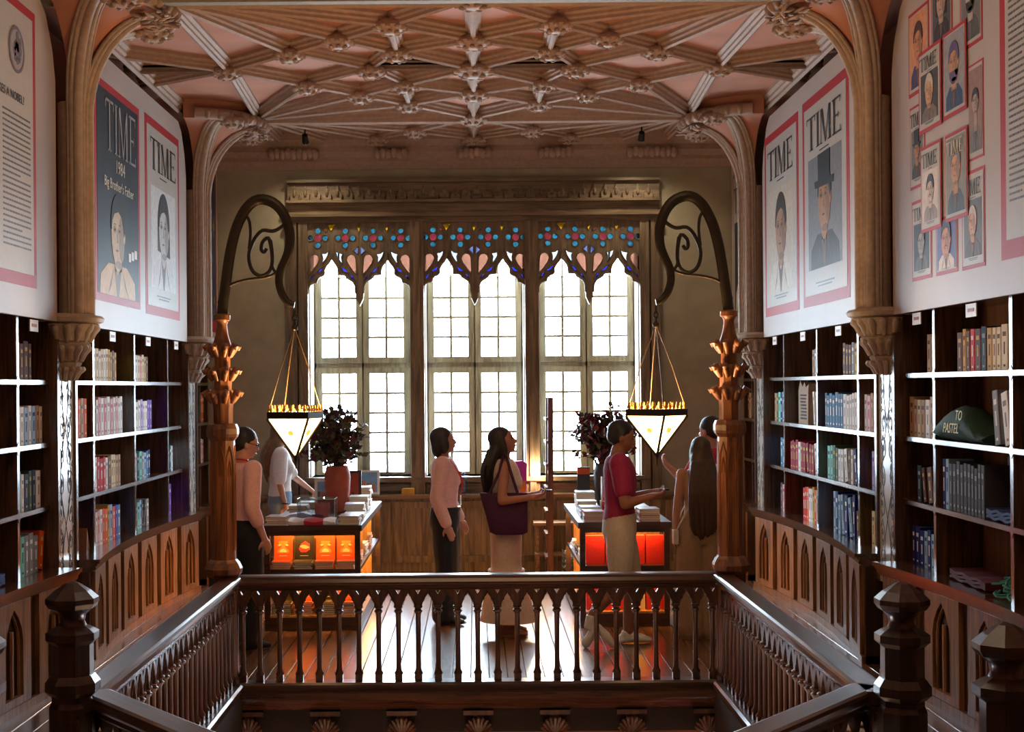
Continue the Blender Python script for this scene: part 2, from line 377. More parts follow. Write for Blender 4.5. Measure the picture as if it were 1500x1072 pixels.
# ---- fan springers, shafts, corbels and painted pilasters at the piers
def arc_surface(m, c, prof, a0, a1, n):
    vs = []
    for r, z in prof:
        for j in range(n + 1):
            a = a0 + (a1 - a0) * j / n
            vs.append((c[0] + r * math.cos(a), c[1] + r * math.sin(a), z))
    k = n + 1
    m.add(vs, [(i * k + j, i * k + j + 1, (i + 1) * k + j + 1, (i + 1) * k + j) for i in range(len(prof) - 1) for j in range(n)])
FANC = 2.80
def fan_r(t): return .10 + .54 * (1 - math.cos(t * PI / 2)), 3.90 + .72 * math.sin(t * PI / 2)
leafpoly = [(0, 0), (.045, .05), (.05, .12), (.03, .18), (0, .2), (-.03, .18), (-.05, .12), (-.045, .05)]
def pier(s, y0):
    wl = wall_left if s < 0 else wall_right
    c = (s * FANC, y0)
    mid = 0 if s < 0 else PI                # direction towards the room
    m = M(); prof = [fan_r(i / 12) for i in range(13)]
    arc_surface(m, c, [(r - .03, z) for r, z in prof] + [(.62, CZ)], mid - PI / 2, mid + PI / 2, 20)
    ob('fan_springer', m, SALMON, ceiling, smooth=60)
    for da in (-58, 0, 58):
        a = mid + R(da); d = Vector((math.cos(a), math.sin(a), 0)); sd = Vector((-d.y, d.x, 0)); m = M()
        for off, rr, out in ((0, .036, .012), (-.046, .022, -.002), (.046, .022, -.002), (-.072, .014, -.014), (.072, .014, -.014)):
            path = []
            for i in range(-6, 15):
                if i < 0: r_, z_ = fan_r(0)[0], 2.5 + (3.90 - 2.5) * (i + 6) / 6
                else: r_, z_ = fan_r(min(i / 14, 1))
                k_ = min(1.0, .8 + .2 * max(i, 0) / 5)
                path.append(Vector((c[0], c[1], z_)) + d * (r_ + out) + sd * (off * (k_ if i >= 0 else .8)))
            m.tube(path, rr, 8, up=sd)
        ob('shaft_rib', m, STONE, ceiling, smooth=60)
    ob('shaft_core', M().lathe([(.105, 2.5), (.105, 4.0)], 16, (c[0], c[1], 0)), STONE, wl, smooth=40)
    # leafy rim of the fan
    m = M(); path = []
    for i in range(17):
        a = mid - R(80) + R(160) * i / 16
        path.append((c[0] + .66 * math.cos(a), c[1] + .66 * math.sin(a), 4.66))
    m.tube(path, .06, 8)
    for i in range(15):
        a = mid - R(70) + R(140) * i / 14
        m.ell((c[0] + .70 * math.cos(a), c[1] + .70 * math.sin(a), 4.65), .05, .028, .05, 8, 6, Matrix.Rotation(a, 3, 'Z'))
    ob('leaf_rim', m, STONEC, ceiling, smooth=60)
    m = M()
    for i in range(46):
        a = random.uniform(-1, 1); b = random.uniform(-1, 1)
        m.ell((c[0] - s * .60 + a * .11, c[1] + b * .23, 4.58 - .03 * (1 - abs(b)) + random.uniform(-.02, .02)), .055, .018, .012, 8, 6,
              Matrix.Rotation(random.uniform(0, PI), 3, 'Z') @ Matrix.Rotation(random.uniform(-.5, .5), 3, 'Y'))
    ob('leaf_cluster', m, STONEC, ceiling, smooth=60)
    for da in (-45, 45):
        a = mid + R(da); boss(c[0] + .66 * math.cos(a), c[1] + .66 * math.sin(a), 1.0, 4.60)
    # corbel
    m = M().lathe([(.02, 2.06), (.07, 2.08), (.10, 2.14), (.125, 2.19), (.11, 2.20), (.13, 2.21), (.145, 2.27), (.185, 2.32), (.17, 2.335), (.19, 2.345), (.20, 2.40), (.245, 2.455), (.225, 2.465)], 36, (s * 2.88, y0, 0), lob=(12, .05))
    m.lathe([(.24, 2.465), (.275, 2.475), (.285, 2.50), (.265, 2.52), (.2, 2.53)], 8, (s * 2.88, y0, 0), ph=PI / 8)
    cb = ob('corbel', m, STONE, wl, smooth=45)
    for tier, (zz, rr, sc_) in enumerate(((2.07, .085, .5), (2.20, .125, .62), (2.335, .185, .66))):
        for i in range(9):
            a = mid - R(88) + R(176) * i / 8 + (R(10) if tier % 2 else 0); d = Vector((math.cos(a), math.sin(a), 0))
            b0 = Vector((s * 2.88, y0, zz)); m = M()
            m.tube([b0 + d * rr, b0 + d * (rr + .02) + Vector((0, 0, .07 * sc_ * 1.5)), b0 + d * (rr + .05) + Vector((0, 0, .13 * sc_ * 1.2)), b0 + d * (rr + .065) + Vector((0, 0, .15 * sc_ * 1.1))],
                   [.012, .03 * sc_ * 1.4, .03 * sc_ * 1.4, .012], 6)
            ob('leaf', m, STONE, cb, smooth=60)
    # painted pilaster with scrolling vine
    pw = .20
    pl = ob('painted_pilaster', M().box(s * 2.90 - .03, s * 2.90 + .03, y0 - pw, y0 + pw, .60, 2.2), plain('painted_panel', (208, 206, 198), .28, var=.06, scale=6, coat=.5), wl)
    fr = M()
    for e in (-1, 1): fr.box(s * 2.90 - .05, s * 2.90 + .05, y0 + e * (pw + .015) - .022, y0 + e * (pw + .015) + .022, .60, 2.35)
    ob('pilaster_frame', fr, SHELFz, wl)
    m = M(); xx = s * (2.90 - .031)
    def stroke(pts, r=.003): m.tube([(xx, y0 + p, q) for p, q in pts], r, 5)
    rnd = random.Random(int(y0 * 10) + 5 * s)
    for e in (-1, 1):
        stroke([(e * (.02 + .10 * math.sin(z * 5.2 + .6)), z) for z in [.66 + .05 * i for i in range(30)]])
        for j in range(7):
            z0 = .74 + j * .2; a0 = rnd.uniform(0, 1); rr0 = rnd.uniform(.045, .07); cy = e * (.10 + .02 * math.sin(j))
            stroke([(cy + e * rr0 * (1 - q / 22) * math.cos(a0 + q * .5), z0 + rr0 * (1 - q / 22) * math.sin(a0 + q * .5) * 1.5) for q in range(20)])
            for t in range(3):
                zz = z0 + t * .06; y_ = cy + rnd.uniform(-.05, .05)
                stroke([(y_, zz), (y_ + e * .018, zz + .02), (y_ + e * .006, zz + .045), (y_ - e * .012, zz + .02), (y_, zz)], .0024)
    ob('vine_painting', m, plain('vine_ink', (104, 112, 126), .5), pl)['kind'] = 'stuff'
for s in (-1, 1):
    for y in (Y1, Y2): pier(s, y)

# ---- back wall with the opening for the windows
def wx(px, Y=YB): return at(px, 520, Y=Y).x
def wz(py, Y=YB): return at(697, py, Y=Y).z
OX0, OX1, OZ0, OZ1 = wx(453), wx(937), wz(697), wz(326)
m = M().box(-XW, OX0, YB, YB + .47, 0, CZ); m.box(OX1, XW, YB, YB + .47, 0, CZ)
m.box(OX0, OX1, YB, YB + .47, 0, OZ0); m.box(OX0, OX1, YB, YB + .47, OZ1, CZ)
wall_back = struct('wall_back', m, WALLP, 'olive grey plaster back wall around the triple window', 'wall')
# pilasters and surround
def pil(px0, px1, z1, depth=.13):
    x0, x1 = wx(px0), wx(px1); m = M(); xm = (x0 + x1) / 2; hw = (x1 - x0) / 2
    m.box(x0, x1, YB - depth, YB + .40, 0, z1)
    m.box(xm - hw * .45, xm + hw * .45, YB - depth - .02, YB - depth, .45, z1)
    for k, (z0_, z1_, e) in enumerate(((0, .16, .05), (.16, .24, .035), (.24, .30, .05), (.30, .36, .025))):
        m.box(x0 - e, x1 + e, YB - depth - e, YB, z0_, z1_)
    ob('pilaster', m, SURR, wall_back)
pil(602, 622, OZ1); pil(769, 789, OZ1)
def side_board(px0, px1):
    ob('surround_board', M().box(wx(px0), wx(px1), YB - .10, YB + .02, 0, OZ1), SURR, wall_back)
side_board(440, 453); side_board(937, 950); side_board(424, 437); side_board(953, 966)
for zz0, zz1, d in ((OZ1, wz(318), .10), (wz(318), wz(312), .16), (wz(312), wz(298), .10), (wz(298), wz(294), .18), (wz(294), wz(268), .08), (wz(268), wz(264), .14)):
    ob('entablature_moulding', M().box(wx(424), wx(966), YB - d, YB + .02, zz0, zz1), SURRx, wall_back)
x = wx(428)
while x < wx(962) - .1:                         # carved frieze of little pointed leaves
    z0 = wz(293); m = M()
    m.prism([(x + .01, z0), (x + .055, z0), (x + .10, z0), (x + .105, z0 + .06), (x + .075, z0 + .10), (x + .055, z0 + .16), (x + .035, z0 + .10), (x + .005, z0 + .06)], YB - .125, YB - .08, 'xz')
    m.ell((x + .055, YB - .13, z0 + .07), .02, .02, .04, 8, 6)
    ob('frieze_leaf', m, SURRx, wall_back, smooth=40); x += .118
# sill, panelling and counter below the windows
ob('window_sill', M().box(wx(440), wx(950), YB - .16, YB + .40, OZ0 - .05, OZ0), SURRx, wall_back)
x0, x1 = wx(335), wx(1050)
ob('counter_top', M().box(x0, x1, 15.12, YB - .13, .80, .835), wood('counter_wood', (80, 58, 42), (130, 98, 70), 'x', .25, .5), wall_back)
ob('counter_body', M().box(x0 + .02, x1 - .02, 15.20, YB - .02, 0, .80), SURR, wall_back)
n = 9; dw = (x1 - x0 - .1) / n
for i in range(n):
    a = x0 + .05 + i * dw
    m = M().holed([(a + .02, .10), (a + dw - .02, .10), (a + dw - .02, .76), (a + .02, .76)], [[(a + .09, .17), (a + dw - .09, .17), (a + dw - .09, .69), (a + .09, .69)]], 15.17, 15.2, 'xz')
    ob('panel_frame', m, SURR, wall_back)
for px0, px1 in ((455, 600), (624, 767), (791, 935)):
    ob('under_sill_panel', M().box(wx(px0), wx(px1), YB - .06, YB + .02, .86, OZ0 - .08), SURRx, wall_back)
for s in (-1, 1):
    pw_ = wall_left if s < 0 else wall_right

# ---- the three windows
def sg(name, target):                          # stained glass: two faces of tinted glass in front of the bright sky
    return glass(name, tuple(min(1, math.sqrt(max(t, .002) / 47.0)) for t in target), .02)
TEAL = sg('glass_teal', (.05, .36, .50)); ROSE = sg('glass_rose', (.55, .05, .07)); AMBER = sg('glass_amber', (1.4, .62, .01))
BLUE = sg('glass_blue', (.06, .10, 1.5)); ORNG = sg('glass_orange', (1.3, .50, .30)); LAV = sg('glass_lavender', (.30, .36, .70)); PALE = sg('glass_pale', (2.2, 2.5, 2.9)); RED = sg('glass_red', (.7, .06, .03))
W1C = (wx(453) + wx(602)) / 2
YT = YB - .02
def tp(x, y):                                  # point of the traced tracery drawing -> window-local x and height
    p = at(440 + x / 6.7, 320 + y / 6.7, Y=YT); return (p.x - W1C, p.z)
def circ(x, y, r, a0=0, a1=360, n=14): return [tp(x + r * math.cos(R(a0 + (a1 - a0) * i / n)), y + r * math.sin(R(a0 + (a1 - a0) * i / n))) for i in range(n)]
arch = [(82, 740), (84, 690), (100, 655), (135, 634), (160, 634), (168, 600), (190, 575), (225, 562), (240, 545), (236, 510), (255, 470), (285, 435), (305, 400), (308, 345), (312, 345), (315, 400), (340, 435), (365, 470), (378, 505), (380, 555), (400, 552), (440, 556), (470, 590), (520, 622), (545, 665), (548, 740)]
pend = [(550, 790), (572, 835), (585, 860), (598, 835), (620, 790)]
arch2 = [(585 + (585 - x), y) for x, y in reversed(arch)]
edge = [(40, 740)] + arch + pend + arch2 + [(1130, 740)]
outer = [tp(x, y) for x, y in [(1130, 30), (40, 30)] + edge]
pieces = []
for qx in (175, 443, 715, 985):
    pieces.append((circ(qx, 195, 39), ROSE))
    for dx, dy in ((1, 0), (-1, 0), (0, 1), (0, -1)): pieces.append((circ(qx + dx * 72, 195 + dy * 70, 30), TEAL))
pieces += [([tp(258, 62), tp(352, 62), tp(305, 132)], AMBER), ([tp(552, 84), tp(598, 84), tp(575, 136)], AMBER), ([tp(825, 84), tp(871, 84), tp(848, 136)], AMBER),
           ([tp(232, 112), tp(255, 105), tp(268, 128), tp(248, 136)], RED), ([tp(612, 124), tp(650, 104), tp(650, 122), tp(625, 136)], RED), ([tp(778, 104), tp(806, 118), tp(800, 132)], RED), ([tp(890, 125), (tp(915, 108)), tp(915, 122)], RED),
           ([tp(520, 318), tp(568, 275), tp(568, 358)], LAV), ([tp(592, 275), tp(642, 318), tp(592, 358)], LAV)]
drop = [(555, 555), (520, 520), (470, 450), (452, 405), (465, 370), (495, 352), (530, 362), (548, 395)]
for fx in (lambda x: x, lambda x: 1170 - x, lambda x: x + 528, lambda x: 1170 - x - 528):
    pieces.append(([tp(fx(x), y) for x, y in drop], ORNG))
whp = [(345, 318), (385, 345), (420, 350), (408, 385), (412, 440), (385, 415), (358, 370)]
for fx in (lambda x: x, lambda x: 1170 - x, lambda x: x + 540, lambda x: 1170 - x - 540):
    pieces.append(([tp(fx(x), y) for x, y in whp], PALE))
for a in ([(394, 470), (432, 488), (474, 530), (430, 528)], [(484, 545), (514, 556), (546, 612), (510, 596)]):
    for fx in (lambda x: x, lambda x: 1170 - x, lambda x: x + 536, lambda x: 1170 - x - 536):
        pieces.append(([tp(fx(x), y) for x, y in a], BLUE))
TRAC = M().holed(outer, [p for p, _ in pieces], YT - .04, YT + .04).mesh('tracery', TRACW)
lead = M()
for p, _ in pieces: lead.tube([(q[0], YT - .045, q[1]) for q in p] + [(p[0][0], YT - .045, p[0][1])], .007, 5)
for ap in ([(60, 742)] + arch, arch2 + [(1115, 742)]): lead.tube([(tp(*q)[0], YT - .05, tp(*q)[1]) for q in ap], .013, 6)
LEAD = lead.mesh('tracery_moulding', TRACW, 50)
GP = []
for p, mt in pieces:
    cx_ = sum(q[0] for q in p) / len(p); cz_ = sum(q[1] for q in p) / len(p)
    GP.append((M().prism([(cx_ + (q[0] - cx_) * 1.03, cz_ + (q[1] - cz_) * 1.03) for q in p], YT + .006, YT + .012, 'xz').mesh('glass_piece', mt), mt))
YC = YB + .39
hw = (wx(602) - wx(453)) / 2
cw0, cw1 = .075, .462
zl0, zl1 = wz(690, YC), wz(546, YC); zu0 = wz(522, YC); rowh = (zl1 - zl0) / 5; zu1 = zu0 + rowh * 4
PM = M().box(-(cw1 - cw0) / 4, (cw1 - cw0) / 4, -.003, .003, -rowh / 2, rowh / 2).mesh('pane', PANE)
def casement_mesh(x0, x1, z0, z1, rows):
    m = M(); y0, y1 = YC - .025, YC + .03
    bw = .068
    m.holed([(x0 - bw, z0 - bw), (x1 + bw, z0 - bw), (x1 + bw, z1 + (bw if rows == 5 else .012)), (x0 - bw, z1 + (bw if rows == 5 else .012))], [[(x0, z0), (x1, z0), (x1, z1), (x0, z1)]], y0, y1)
    xm = (x0 + x1) / 2; m.box(xm - .014, xm + .014, y0 + .01, y1 - .01, z0, z1)
    for i in range(1, rows):
        z = z0 + (z1 - z0) * i / rows; m.box(x0, x1, y0 + .012, y1 - .012, z - .013, z + .013)
    return m
CMS = {}
for i, (pa, pb) in enumerate(((453, 602), (622, 769), (789, 937))):
    cx = (wx(pa) + wx(pb)) / 2; e = (wx(pb) - wx(pa)) / 2
    wn = thing('window_%d' % (i + 1), ['left', 'middle', 'right'][i] + ' tall casement window with gothic tracery and stained glass pieces', 'window', (cx, 0, 0), kind='structure')
    ja = M()
    for s in (-1, 1): ja.box(s * e - .012 if s > 0 else s * e, s * e if s > 0 else s * e + .012, YB + .03, YC + .03, OZ0, OZ1)
    ob('white_reveal', ja, WHITEP, wn)
    tr = link('tracery', TRAC, wn); link('tracery_moulding', LEAD, tr)
    for me, mt in GP: link('glass_piece', me, tr)
    fr = M(); y0, y1 = YC + .0, YC + .06
    for a, b, c, d in ((-e, -.53, OZ0, zu1), (.53, e, OZ0, zu1), (-e, e, OZ0, zl0 - .06), (-e, e, zl1 + .06, zu0 - .06), (-.012, .012, OZ0, zu1)): fr.box(a, b, y0, y1, c, d)
    ob('outer_frame', fr, WINW, wn)
    for s in (-1, 1):                            # fixed lights above the casements
        ob('fixed_pane', M().box(s * .28 - .26, s * .28 + .26, YC - .003, YC + .003, zu1 + .012, OZ1), PANE, wn)
        xm = s * (cw0 + cw1) / 2; ob('glazing_bar', M().box(xm - .010, xm + .010, YC - .01, YC + .02, zu1, wz(352, YC)), WINW, wn)
    for s in (-1, 1):
        for (z0, z1, rows) in ((zl0, zl1, 5), (zu0, zu1, 4)):
            key = (s, rows)
            if key not in CMS: CMS[key] = casement_mesh(min(s * cw0, s * cw1), max(s * cw0, s * cw1), z0, z1, rows).mesh('casement', WINW)
            cs = link('casement', CMS[key], wn)
            for r_ in range(rows):
                for c_ in (-1, 1):
                    link('pane', PM, cs, (s * (cw0 + cw1) / 2 + c_ * (cw1 - cw0) / 4, YC + .002, z0 + rowh * (r_ + .5)))

# ---- carved fascia under the gallery edge
fas = struct('trim_1', M().box(-1.64, 1.64, YR - .06, YR + .1, -3.5, -.02), OAKx, 'oak fascia with carved brackets under the front balustrade', 'fascia')
ob('fascia_moulding', M().prism([(YR - .06, -.02), (YR - .16, -.02), (YR - .17, -.06), (YR - .12, -.10), (YR - .10, -.14), (YR - .06, -.15)], -1.6, 1.6, 'yz'), DARKx, fas, smooth=30)
bk = M().box(-.035, .035, -.05, 0, -.9, -.15)
for k in range(5): bk.tube([(-.025 + .0125 * k, -.055, -.85), (-.025 + .0125 * k, -.055, -.3)], .005, 5)
for k in range(9):
    a = PI * (k + .5) / 9; ca, sa = math.cos(a), math.sin(a)
    bk.tube([(0.02 * ca, -.05, -.30), (.05 * ca, -.06, -.30 + .05 * sa), (.085 * ca, -.075, -.28 + .085 * sa), (.095 * ca, -.085, -.27 + .075 * sa)], [.008, .016, .014, .006], 6)
bk.box(-.10, .10, -.06, 0, -.18, -.15)
BK = bk.mesh('carved_bracket', DARKz, 50)
for i in range(7): link('carved_bracket', BK, fas, (-1.53 + i * .51, YR - .06, 0))
# ================================================================== BOOKS
PAL = {'w': ('white', (238, 236, 232)), 'c': ('cream', (230, 212, 170)), 'y': ('gold', (204, 160, 70)), 'b': ('brown', (98, 58, 34)), 'k': ('black', (30, 30, 36)),
       'n': ('navy', (24, 34, 112)), 'B': ('pale blue', (150, 186, 214)), 't': ('pale teal', (120, 198, 184)), 'T': ('dark teal', (10, 108, 124)), 'p': ('purple', (108, 60, 176)),
       'l': ('lilac', (178, 160, 206)), 'r': ('red', (206, 36, 34)), 'R': ('crimson', (150, 16, 42)), 'o': ('orange', (230, 96, 32)), 'P': ('pink', (222, 170, 176)),
       'g': ('grey', (140, 142, 144)), 'G': ('green', (62, 92, 62)), 'e': ('tan', (182, 146, 106)), 'd': ('dark grey', (74, 72, 74)), 'z': ('steel blue', (70, 122, 160))}
PAGES = plain('book_pages', (226, 214, 190), .8)
BM = {}
def book_mesh(c, band=None):
    key = (c, band)
    if key not in BM:
        m = M()
        m.box(0, .09, .02, 1, 0, 1); m.box(.91, 1, .02, 1, 0, 1)
        m.prism([(0, .02), (.12, 0), (.88, 0), (1, .02), (1, .05), (0, .05)], 0, 1, 'xy')
        m.cur = 1; m.box(.09, .91, .05, .97, .015, .98)
        m.cur = 2; m.box(.25, .75, -.004, .001, .74, .84); m.box(.35, .65, -.004, .001, .08, .13); m.box(.4, .6, -.004, .001, .35, .62)
        BM[key] = m.mesh('book', [plain('cover_' + c, PAL[c][1], .7, var=.08, spec=.15), PAGES, plain('cover_' + band, PAL[band][1], .7, var=.08, spec=.15)])
    return BM[key]
BAND = {'w': 'g', 'c': 'b', 'y': 'b', 'b': 'y', 'k': 'g', 'n': 'w', 'B': 'n', 't': 'k', 'T': 'w', 'p': 'l', 'l': 'p', 'r': 'w', 'R': 'y', 'o': 'c', 'P': 'r', 'g': 'w', 'G': 'y', 'e': 'b', 'd': 'g', 'z': 'w'}
ROWZ = [.79, 1.217, 1.645, 2.07, 2.478]
ROWN = ['top row', 'second row', 'third row', 'bottom row']
CARD = plain('label_card', (226, 214, 200), .5); CARDI = plain('label_ink', (176, 96, 70), .6)
lanc = [(-.03, 0.0), (-.03, .34), (-.01, .42), (.04, .49), (.105, .545), (.17, .49), (.22, .42), (.24, .34), (.24, 0)]
DOOR = {}
def door_mesh(wd):
    k = round(wd, 2)
    if k not in DOOR:
        o = (wd - .21) / 2
        m = M().holed([(0, .06), (wd, .06), (wd, .70), (0, .70)], [[(o + p, .11 + q) for p, q in lanc]], -.035, 0)
        m.tube([(o + .105, -.012, .11), (o + .105, -.012, .52)], .016, 6)
        m.tube([(o + p * .8 + .021, -.012, .11 + q * .96) for p, q in lanc], .012, 6)
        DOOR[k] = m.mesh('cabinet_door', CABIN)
    return DOOR[k]
class Case:
    def __init__(s, side, y0, y1, cols, label, cname):
        s.s, s.L, s.cols, s.cname = side, y1 - y0, [c - y0 for c in cols], cname
        s.root = thing('bookcase', label, 'bookcase', (side * 2.91, y0 if side < 0 else y1, 0), R(90) if side < 0 else R(-90))
        L = s.L; rt = s.root
        ob('back_panel', M().box(0, L, .30, .33, .0, 2.50), CASEIN, rt)
        ob('top_board', M().box(0, L, 0, .33, 2.478, 2.51), SHELF, rt)
        for i, c in enumerate(s.cols):
            x = s.x(c); m = M(); th = .022
            m.box(x - th, x + th, 0, .02, .79, 2.478)
            m.box(x - th * .7, x + th * .7, .02, .31, .79, 2.478)
            ob('upright', m, SHELFz, rt)
        for i in range(len(s.cols) - 1):
            a, b = sorted((s.x(s.cols[i]), s.x(s.cols[i + 1])))
            for z in ROWZ[1:4]:
                m = M(); ch = .028
                m.prism([(a, z - .03 - ch), (a + ch, z - .03), (b - ch, z - .03), (b, z - .03 - ch), (b, z + ch), (b - ch, z), (a + ch, z), (a, z + ch)], -.003, .02)
                m.box(a, b, .02, .31, z - .025, z)
                ob('shelf', m, SHELF, rt)
        # bowed ledge and cabinet
        d = lambda t: .215 - .14 * (1 - t * t)
        N = 16
        def outline(ins): return [(L * i / N, -(d(2 * i / N - 1) - ins)) for i in range(N + 1)] + [(L, .3), (0, .3)]
        m = M(); 
        for z0, z1, ins in ((.762, .79, 0), (.745, .762, .018), (.715, .745, .030), (.70, .715, .045)): m.prism(outline(ins), z0, z1, 'xy')
        ob('ledge', m, wood('ledge_wood', (60, 38, 25), (106, 70, 46), 'x', .22, 1.0), rt)
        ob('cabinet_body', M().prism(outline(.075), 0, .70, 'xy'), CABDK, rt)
        ob('plinth', M().prism(outline(.045), 0, .055, 'xy'), CABIN, rt)
        nd = max(1, round(L / .62)); wd = L / nd - .13
        for i in range(nd):
            u = L * (i + .5) / nd; t = 2 * u / L - 1
            sl = math.atan2(-(.14 * 2 * t * 2 / L), 1)
            yy = -(d(t) - .075); ca, sa = math.cos(sl), math.sin(sl)
            link('cabinet_door', door_mesh(wd), rt, (u - wd / 2 * ca, yy - wd / 2 * sa, 0), (0, 0, sl))
    def x(s, u): return u if s.s < 0 else s.L - u
    def card(s, u):
        m = M(); m.box(s.x(u) - .085, s.x(u) + .085, -.035, -.028, 2.385, 2.462); m.cur = 1
        m.box(s.x(u) - .05, s.x(u) + .05, -.037, -.034, 2.415, 2.435)
        ob('label_card', m, [CARD, CARDI], s.root)
    def place(s, name, lab, cat, mesh, u, y, z, rz=0.0, ry=0.0, scale=(1, 1, 1), group=None):
        p = s.root.location + Matrix.Rotation(s.root.rotation_euler.z, 3, 'Z') @ Vector((s.x(u), y, z))
        o = link(name, mesh, None, p, (0, ry, 0), scale)
        o.rotation_euler = (Matrix.Rotation(s.root.rotation_euler.z + rz, 4, 'Z') @ Matrix.Rotation(ry, 4, 'Y')).to_euler()
        return tag(o, lab, cat, group)
    def colname(s, c):
        n = len(s.cols) - 1
        return 'farthest column' if c == n - 1 and n > 1 else ['nearest column', 'second column', 'third column', 'fourth column'][c]
    def books(s, row, c, toks, h=.30, start=.02, y=.03, th=(.055, .10), behind=False, big=1.0):
        """toks: colour letters, '/' after a letter leans the book; u grows away from the camera"""
        u = s.cols[c] + .024 + start; z = ROWZ[3 - row]; umax = s.cols[c + 1] - .03; k = 0
        i = 0; rnd = random.Random(sum(ord(q) * (i_ + 3) for i_, q in enumerate(toks)) + row * 31 + c * 7)
        while i < len(toks):
            ch = toks[i]; lean = i + 1 < len(toks) and toks[i + 1] == '/'
            i += 2 if lean else 1
            t = rnd.uniform(*th) * big; y = .185 if behind else y; hh = h * rnd.uniform(.93, 1.04); dp = .11 if behind else .155
            tilt = R(rnd.uniform(8, 13)) if lean else 0
            ext = t * math.cos(tilt) + hh * math.sin(tilt)
            if u + ext > umax: break
            wh = 'behind the front row' if behind else ORD[k] + ' from the near end'
            lab = '%s%s book %s, %s, %s, %s' % ('leaning ' if lean else '', PAL[ch][0], wh, ROWN[row], s.colname(c), s.cname)
            if behind and k: lab = lab.replace(' book behind', ' book %s behind' % ORD[k])
            lx = u if s.s < 0 else u + ext
            if tilt:
                # foot nearer the viewer's side, top leaning away
                if s.s < 0:
                    s.place('book', lab, 'book', book_mesh(ch, BAND[ch]), u, y, z + .001 + t * math.sin(tilt), 0, tilt, (t, dp, hh), 'books in the ' + s.cname)
                else:
                    s.place('book', lab, 'book', book_mesh(ch, BAND[ch]), u + t * math.cos(tilt), y, z + .001, 0, -tilt, (t, dp, hh), 'books in the ' + s.cname)
            else:
                s.place('book', lab, 'book', book_mesh(ch, BAND[ch]), lx, y, z + .001, 0, 0, (t, dp, hh), 'books in the ' + s.cname)
            u += ext + .003; k += 1

E = .22
YA, YZ = Y1 + E, Y2 - E
W = YZ - YA
colsM = [YA, YA + .66, YA + .66 + (W - 1.32) / 2, YZ - .66, YZ]
L2 = Case(-1, YA, YZ, colsM, 'dark wooden bookcase between the two left stone corbels, bowed ledge below', 'left middle bookcase')
R2 = Case(1, YA, YZ, colsM, 'dark wooden bookcase between the two right stone corbels, bowed ledge below', 'right middle bookcase')
yn0, yn1 = 5.65, Y1 - E
Wn = yn1 - yn0
colsN = [yn0, yn0 + .66, yn0 + .66 + (Wn - 1.32) / 2, yn1 - .66, yn1]
L1 = Case(-1, yn0, yn1, colsN, 'dark wooden bookcase nearest the viewer on the left wall', 'left near bookcase')
R1 = Case(1, yn0, yn1, colsN, 'dark wooden bookcase nearest the viewer on the right wall', 'right near bookcase')
yf0, yf1 = Y2 + E, YB - .32
colsF = [yf0, (yf0 + yf1) / 2, yf1]
L3 = Case(-1, yf0, yf1, colsF, 'short dark bookcase in the left corner beside the window wall', 'left far bookcase')
R3 = Case(1, yf0, yf1, colsF, 'short dark bookcase in the right corner beside the window wall', 'right far bookcase')
for c in (L2, R2): [c.card(u) for u in (1.1, 2.3, 3.45)]
for c in (L1, R1): [c.card(u) for u in (.35, 2.45, 3.45)]

# left middle bookcase
b = L2.books
b(0, 0, 'wyb', .24); b(0, 1, 'wwcwcwcyyby', .25); b(0, 2, 'PwcPcyb', .23)
b(1, 0, 'nw/ooeo', .30); b(1, 0, 'oo', .34, .05, .2, behind=True); b(1, 1, 'kkwPwPwPwPww', .29); b(1, 1, 'be', .36, .12, .22, (.08, .1), True); b(1, 2, 'lwwlwwpp', .26); b(1, 2, 'pp', .36, .02, .22, behind=True)
b(2, 0, 'wgdd', .26); b(2, 1, 'wwrrrwbccee', .26); b(2, 1, 'eb', .36, .05, .22, (.08, .1), True); b(2, 2, 'twktgBzn', .24); b(2, 2, 'd', .34, .05, .22, (.1, .12), True); b(2, 3, 'tkTw', .24)
b(3, 0, 'llpn', .30, th=(.06, .09)); b(3, 1, 'PwPwooyBopz', .28); b(3, 1, 'ryzl', .38, .02, .22, (.08, .11), True); b(3, 2, 'bdtBkd/g', .24); b(3, 3, 'pp', .30, .05)
# right middle bookcase
b = R2.books
b(0, 2, 'gge', .24, .02); b(0, 1, 'cygbbb', .25, .02)
b(1, 3, 'wBntGee', .28); b(1, 1, 'wwwwwwzzzzzzz', .28); b(1, 1, 'zzz', .35, .05, .22, behind=True); b(1, 0, 'R/wPePww', .28); b(1, 2, 'w/w/', .30)
b(2, 3, 'wBz', .27); b(2, 2, 'Rw/RRR/RRwRRRR', .27); b(2, 2, 'rR', .36, .05, .22, behind=True); b(2, 1, 'wn/wbw/wwGGtt', .27); b(2, 1, 'Gt', .34, .1, .22, behind=True); b(2, 0, 'roobl', .28)
b(3, 3, 'gPd', .27); b(3, 2, 'owoywworr', .30, th=(.05, .09)); b(3, 1, 'wb', .22, .02); b(3, 1, 'nB/nB/BnB', .33, .2, th=(.06, .09)); b(3, 0, 'Pwyey', .27); b(3, 0, 'G', .36, .05, .22, behind=True)
